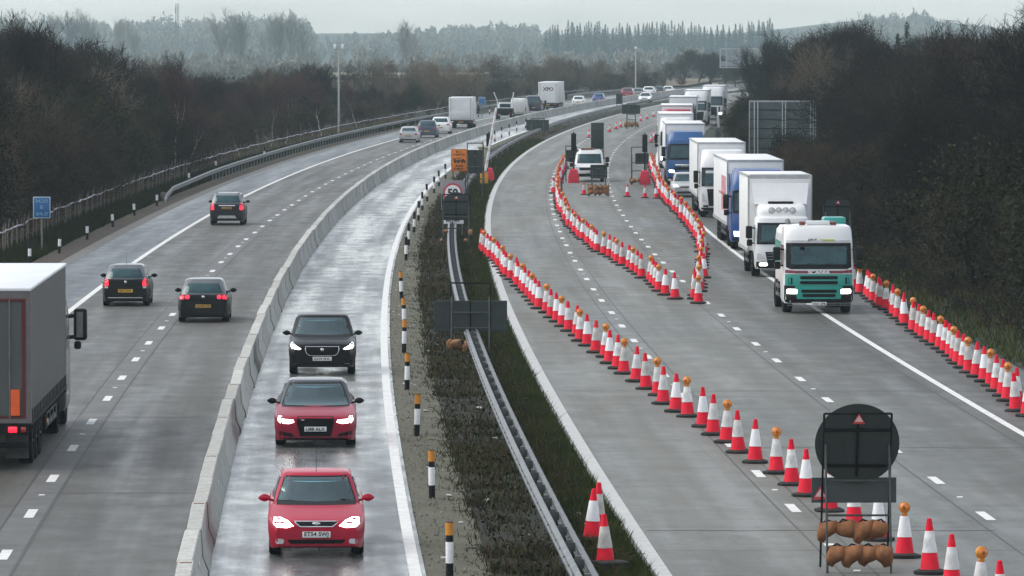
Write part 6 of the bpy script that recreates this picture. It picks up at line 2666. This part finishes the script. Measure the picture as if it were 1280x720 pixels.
# faint farther trees that break the skyline on the left
for x, top in ((20, 12), (60, 14), (84, 10), (100, 8), (118, 12), (150, 20), (172, 20), (282, 12), (290, 8), (300, 16), (335, 14), (352, 10), (360, 14), (375, 20), (520, 20), (505, 24)):
    Y = 2500 if x < 280 else 2300
    h = CAMH - (top - 45) / FPX * Y - ground_z(0, Y)
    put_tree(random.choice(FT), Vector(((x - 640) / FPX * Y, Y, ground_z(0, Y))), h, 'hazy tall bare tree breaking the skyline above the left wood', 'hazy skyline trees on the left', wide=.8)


# conifer belt
def conifer_meshes():
    out = []
    for s in range(3):
        r = np.random.default_rng(s + 40)
        Vs = []
        for k in range(900):
            t = r.random() ** .8
            z = 1.0 + 9.0 * t
            R = (1 - t) ** .85 * 2.3 * (.75 + .35 * math.sin(t * 34)) + .02
            a = r.random() * 2 * PI
            f = r.random() ** .5
            p = np.array([math.cos(a) * R * f, math.sin(a) * R * f, z])
            u = np.array([math.cos(a), math.sin(a), -.35 + r.normal(0, .25)])
            w = np.array([-math.sin(a), math.cos(a), r.normal(0, .3)])
            s_ = (.26 + .22 * r.random()) * (1 - .72 * t)
            Vs.append(np.array([p - u * s_, p + w * s_ * .5, p + u * s_, p - w * s_ * .5]))
        V = np.concatenate(Vs)
        out.append(np_mesh('crown', V, np.arange(len(V)).reshape(-1, 4), M['conifer']))
    b = MB()
    b.tube([(0, 0, -1), (0, 0, 9.6)], [.2, .03], 6)
    return out, b.data('trunk', M['bark'])


CON, CONT = conifer_meshes()


def put_conifer(p, h, label, group=None, wide=1.0):
    e = thing('conifer_tree', label, 'conifer', p, random.uniform(0, 6), group)
    e.scale = (h / 10 * wide, h / 10 * wide, h / 10)
    link('crown', random.choice(CON), e)
    link('trunk', CONT, e)


CTOP = [(680, 36), (700, 26), (745, 26), (775, 30), (800, 28), (820, 24), (860, 28), (890, 30), (930, 28), (960, 22)]
for x in np.arange(684, 962, 7.5):
    for rr in range(3):
        Y = 3100 + rr * 90 + random.uniform(-25, 25)
        xx = x + random.uniform(-4, 4)
        top = ptop(CTOP, xx) - 2 + abs(random.gauss(0, 4.5)) + (2 - rr) * 2.5
        X = (xx - 640) / FPX * Y
        z = ground_z(X, Y)
        put_conifer(Vector((X, Y, z)), CAMH - (top - 45) / FPX * Y - z, 'hazy dark conifer in the spiky row on the far skyline', 'conifers on the far skyline', 1.0)
for x, Y, top, w in ((1133, 640, 27, 1.25), (1122, 650, 42, 1.3), (1145, 655, 46, 1.2)):
    put_conifer(Vector(((x - 640) / FPX * Y, Y, 0)), CAMH - (top - 45) / FPX * Y, {27: 'tallest dark conifer rising above the right wood', 42: 'shorter conifer left of the tallest one above the right wood', 46: 'shorter conifer right of the tallest one above the right wood'}[top], None, w)


# ground cover: grass, dead stems and brambles of the verges and the reserve
def blades(name, label, o1, o2, y0, y1, n, hgt, m, seed, power=1.6, wd=.012, lean=.35, clump=None):
    r = np.random.default_rng(seed)
    Y = y0 + (y1 - y0) * r.random(n) ** power
    f = r.random(n)
    if clump:
        q = np.sin(Y * .9 + 3 * np.sin(Y * .37)) + np.sin(Y * 2.3 + f * 7) + r.normal(0, .6, n)
        keep = q > clump
        Y, f = Y[keep], f[keep]
        n = len(Y)
    rx = np.array([RX(v) for v in np.linspace(y0, y1, 400)])
    X = np.interp(Y, np.linspace(y0, y1, 400), rx)
    a = np.array([o1(v) if callable(o1) else o1 for v in (y0, y1)])
    c = np.array([o2(v) if callable(o2) else o2 for v in (y0, y1)])
    lo = np.interp(Y, [y0, y1], a)
    hi = np.interp(Y, [y0, y1], c)
    X = X + lo + (hi - lo) * f
    scale = 1 + (Y - 90) / 260
    H_ = hgt * (.4 + .9 * r.random(n))
    wv = wd * scale * (.6 + .8 * r.random(n))
    an = r.random(n) * 2 * PI
    dx, dy = np.cos(an), np.sin(an)
    lx, ly = r.normal(0, lean, n) * H_, r.normal(0, lean, n) * H_
    V = np.stack([np.stack([X - dx * wv, Y - dy * wv, np.full(n, -.05)], 1), np.stack([X + dx * wv, Y + dy * wv, np.full(n, -.05)], 1),
                  np.stack([X + lx, Y + ly, H_], 1)], 1).reshape(-1, 3)
    return tag(link(name, np_mesh(name, V, np.arange(3 * n).reshape(n, 3), m)), label, 'ground cover', None, 'stuff')


blades('grass', 'short green grass on the right side of the central reserve', -1.45, -.06, 88, 520, 60000, .17, M['grass'], 1, 1.9, .014, .5)
blades('grass', 'short green grass under the guard rail', -3.0, -1.2, 88, 520, 42000, .17, M['grass'], 2, 1.9, .014, .5, clump=.2)
blades('dead_grass', 'brown dead stems on the central reserve', -2.95, -.6, 88, 600, 22000, .30, M['deadgrass'], 3, 1.8, .010, .45, clump=.4)
blades('grass', 'mossy tufts on the gravel strip', lambda y: O_K(y) + .55, -2.9, 88, 320, 9000, .05, M['grass'], 4, 1.6, .012, .8, clump=.7)
blades('grass', 'green verge grass below the stake fence', lambda y: O_E(y) - 3.6, lambda y: O_E(y) - 1.25, 200, 650, 60000, .30, M['grass'], 5, 1.3, .018, .4)
blades('grass', 'thin grass under the left wood', lambda y: O_E(y) - 7, lambda y: O_E(y) - 3.4, 200, 650, 24000, .45, M['deadgrass'], 6, 1.3, .014, .4, clump=.8)
blades('grass', 'rough dark grass on the right verge', O_RIGHT + .15, O_RIGHT + 5, 130, 520, 36000, .20, M['grass'], 7, 1.4, .018, .45)
blades('dead_grass', 'straw stems on the right verge', O_RIGHT + .6, O_RIGHT + 5, 130, 420, 14000, .5, M['deadgrass'], 8, 1.3, .012, .4, clump=.5)


def brambles(name, label, o1, o2, y0, y1, n, hgt, m, seed, r_=.010, power=1.7):
    r = np.random.default_rng(seed)
    segs = []
    for k in range(n):
        Y = y0 + (y1 - y0) * r.random() ** power
        o = o1 + (o2 - o1) * r.random()
        if math.sin(Y * .55 + 2 * math.sin(Y * .21 + o)) + .8 * math.sin(Y * 1.7 + 5 * o) + r.normal(0, .5) < -.55:
            continue
        p = np.array([RX(Y) + o, Y, -.04])
        a = r.random() * 2 * PI
        d = np.array([math.cos(a) * .55, math.sin(a) * .55, 1.0])
        H_ = hgt * (.4 + .8 * r.random())
        s = 1 + (Y - 90) / 300
        for j in range(4):
            q = p + d * H_ / 4 * (1.0)
            segs.append((*p, *q, r_ * s * (1 - .2 * j), r_ * s * (1 - .2 * (j + 1))))
            p = q
            d = d + np.array([r.normal(0, .25), r.normal(0, .25), -.42])
            if r.random() < .6:
                w = p + np.array([r.normal(0, .18), r.normal(0, .18), r.normal(.05, .14)]) * hgt
                segs.append((*p, *w, r_ * .6 * s, r_ * .4 * s))
    V, F = tubes_np(segs, 3)
    return tag(link(name, np_mesh(name, V, F, m)), label, 'ground cover', None, 'stuff')


brambles('bramble_weeds', 'tangled brown brambles on the left half of the central reserve', -3.15, -1.75, 92, 470, 3000, .42, M['bramble'], 21)
brambles('bramble_weeds', 'sparse brambles on the right half of the central reserve', -1.3, -.4, 92, 330, 900, .45, M['bramble'], 22)
brambles('bramble_weeds', 'brambles along the foot of the right wood', O_RIGHT + 1.5, O_RIGHT + 6, 140, 420, 5200, 1.0, M['hedge'], 23, .014, 1.3)
brambles('bramble_weeds', 'brambles along the foot of the left wood', -26, -22.5, 215, 420, 2500, 1.1, M['bramble'], 24, .016, 1.2)
V, F = leaf_cloud(77, 2600, 1, 1, 0, .04, 2600)
r = np.random.default_rng(5)
nn = len(V) // 4
Y = 92 + 300 * r.random(nn) ** 1.7
X = np.array([RX(v) for v in Y]) - 2.9 + 1.5 * r.random(nn)
ctr = V.reshape(nn, 4, 3).mean(1)
V2 = V.reshape(nn, 4, 3) - ctr[:, None, :] + np.stack([X, Y, .05 + .45 * r.random(nn) ** 2], 1)[:, None, :]
tag(link('bramble_leaves', np_mesh('bramble_leaves', V2.reshape(-1, 3), F, M['ivy'])), 'dull green bramble leaves in the central reserve', 'ground cover', None, 'stuff')
# litter
b = MB()
for k in range(90):
    Y = random.uniform(92, 300)
    o = random.uniform(-3.6, -.3) if k % 3 else random.uniform(-4.0, -3.2)
    q = pt(o, Y)
    s = random.uniform(.02, .06)
    b.box(-s, s, -s * .7, s * .7, 0, s * .5, 0, 0, Matrix.Translation(q) @ Matrix.Rotation(random.uniform(0, 3), 4, 'Z') @ Matrix.Rotation(.4, 4, 'X'))
tag(b.build('litter', mat('litter', (.5, .5, .5), .7, var=.4, scale=1), None, 0), kind='stuff')
b = MB()
for k in range(700):
    Y = 90 + 200 * random.random() ** 1.5
    o = random.gauss(-3.75, .28)
    q = pt(min(-3.0, max(-4.08, o)), Y)
    s = random.uniform(.010, .024)
    b.box(-s, s, -s, s * .8, -.02, s * .8, 0, 0, Matrix.Translation(q) @ Matrix.Rotation(random.uniform(0, 3), 4, 'Z'))
tag(b.build('gravel', mat('gravel stones', (.22, .21, .185), .9, var=.5, scale=3), None, 0), kind='stuff')

# ------------------------------------------------------------------ air, sky, sun, camera
HAZE_D = .000125
N = bpy.data.materials.new('haze air')
N.use_nodes = True
t = N.node_tree
for nd in list(t.nodes):
    if nd.type != 'OUTPUT_MATERIAL':
        t.nodes.remove(nd)
pv = t.nodes.new('ShaderNodeVolumePrincipled')
pv.inputs['Color'].default_value = (.73, .935, 1, 1)
pv.inputs['Density'].default_value = HAZE_D
pv.inputs['Anisotropy'].default_value = .0
t.links.new(pv.outputs[0], [q for q in t.nodes if q.type == 'OUTPUT_MATERIAL'][0].inputs['Volume'])
b = MB()
b.box(-2200, 2200, -60, 4980, -9, 80)
hz = b.build('haze', N, None, 0)
tag(hz, kind='stuff')

SUN_EL, SUN_AZ = math.radians(50), math.radians(-85)
w = bpy.data.worlds.new('World')
SC.world = w
w.use_nodes = True
t = w.node_tree
sky = t.nodes.new('ShaderNodeTexSky')
sky.sky_type = 'NISHITA'
sky.sun_disc = False
sky.sun_elevation = SUN_EL
sky.sun_rotation = SUN_AZ
sky.air_density = 1.0
sky.dust_density = 1.0
sky.ozone_density = 1.0
hs = t.nodes.new('ShaderNodeHueSaturation')
hs.inputs['Saturation'].default_value = .32
bg = t.nodes['Background']
bg.inputs['Strength'].default_value = .12
t.links.new(sky.outputs[0], hs.inputs['Color'])
# thin unevenness of the overcast
tcw = t.nodes.new('ShaderNodeTexCoord')
mp = t.nodes.new('ShaderNodeMapping')
mp.inputs['Scale'].default_value = (3.0, 3.0, 26.0)
nz = t.nodes.new('ShaderNodeTexNoise')
nz.inputs['Scale'].default_value = 5.0
nz.inputs['Detail'].default_value = 5
mr = t.nodes.new('ShaderNodeMapRange')
mr.inputs[1].default_value, mr.inputs[2].default_value = .3, .7
mr.inputs[3].default_value, mr.inputs[4].default_value = .84, 1.12
vm = t.nodes.new('ShaderNodeVectorMath')
vm.operation = 'SCALE'
t.links.new(tcw.outputs['Generated'], mp.inputs[0])
t.links.new(mp.outputs[0], nz.inputs['Vector'])
t.links.new(nz.outputs['Fac'], mr.inputs[0])
t.links.new(hs.outputs[0], vm.inputs[0])
t.links.new(mr.outputs[0], vm.inputs['Scale'])
t.links.new(vm.outputs[0], bg.inputs['Color'])
sl = bpy.data.lights.new('sun', 'SUN')
sl.energy = .75
sl.angle = math.radians(45)
sl.color = (1, .93, .80)
so = bpy.data.objects.new('sun', sl)
COL.objects.link(so)
# light travels from the sun: azimuth measured as in the sky texture (clockwise from +Y)
dirv = Vector((math.sin(SUN_AZ) * math.cos(SUN_EL), math.cos(SUN_AZ) * math.cos(SUN_EL), math.sin(SUN_EL)))
so.rotation_euler = dirv.to_track_quat('Z', 'Y').to_euler()

cam = bpy.data.cameras.new('camera')
cam.sensor_width = 36
cam.lens = FPX / 1280 * 36
cam.clip_start = .5
cam.clip_end = 9000
co = bpy.data.objects.new('camera', cam)
COL.objects.link(co)
co.location = (0, 0, CAMH)
co.rotation_euler = (PI / 2 - TH, 0, 0)
SC.camera = co

SC.render.engine = 'CYCLES'
cy = SC.cycles
cy.use_denoising = True
cy.max_bounces = 8
cy.diffuse_bounces = 3
cy.glossy_bounces = 3
cy.transmission_bounces = 2
cy.volume_bounces = 4
cy.transparent_max_bounces = 8
cy.use_adaptive_sampling = True
cy.adaptive_threshold = .015
cy.caustics_reflective = False
cy.caustics_refractive = False
vs_ = SC.view_settings
vs_.view_transform = 'Standard'
vs_.look = 'None'
vs_.exposure = 1.13
vs_.gamma = 1.0
vs_.use_curve_mapping = False
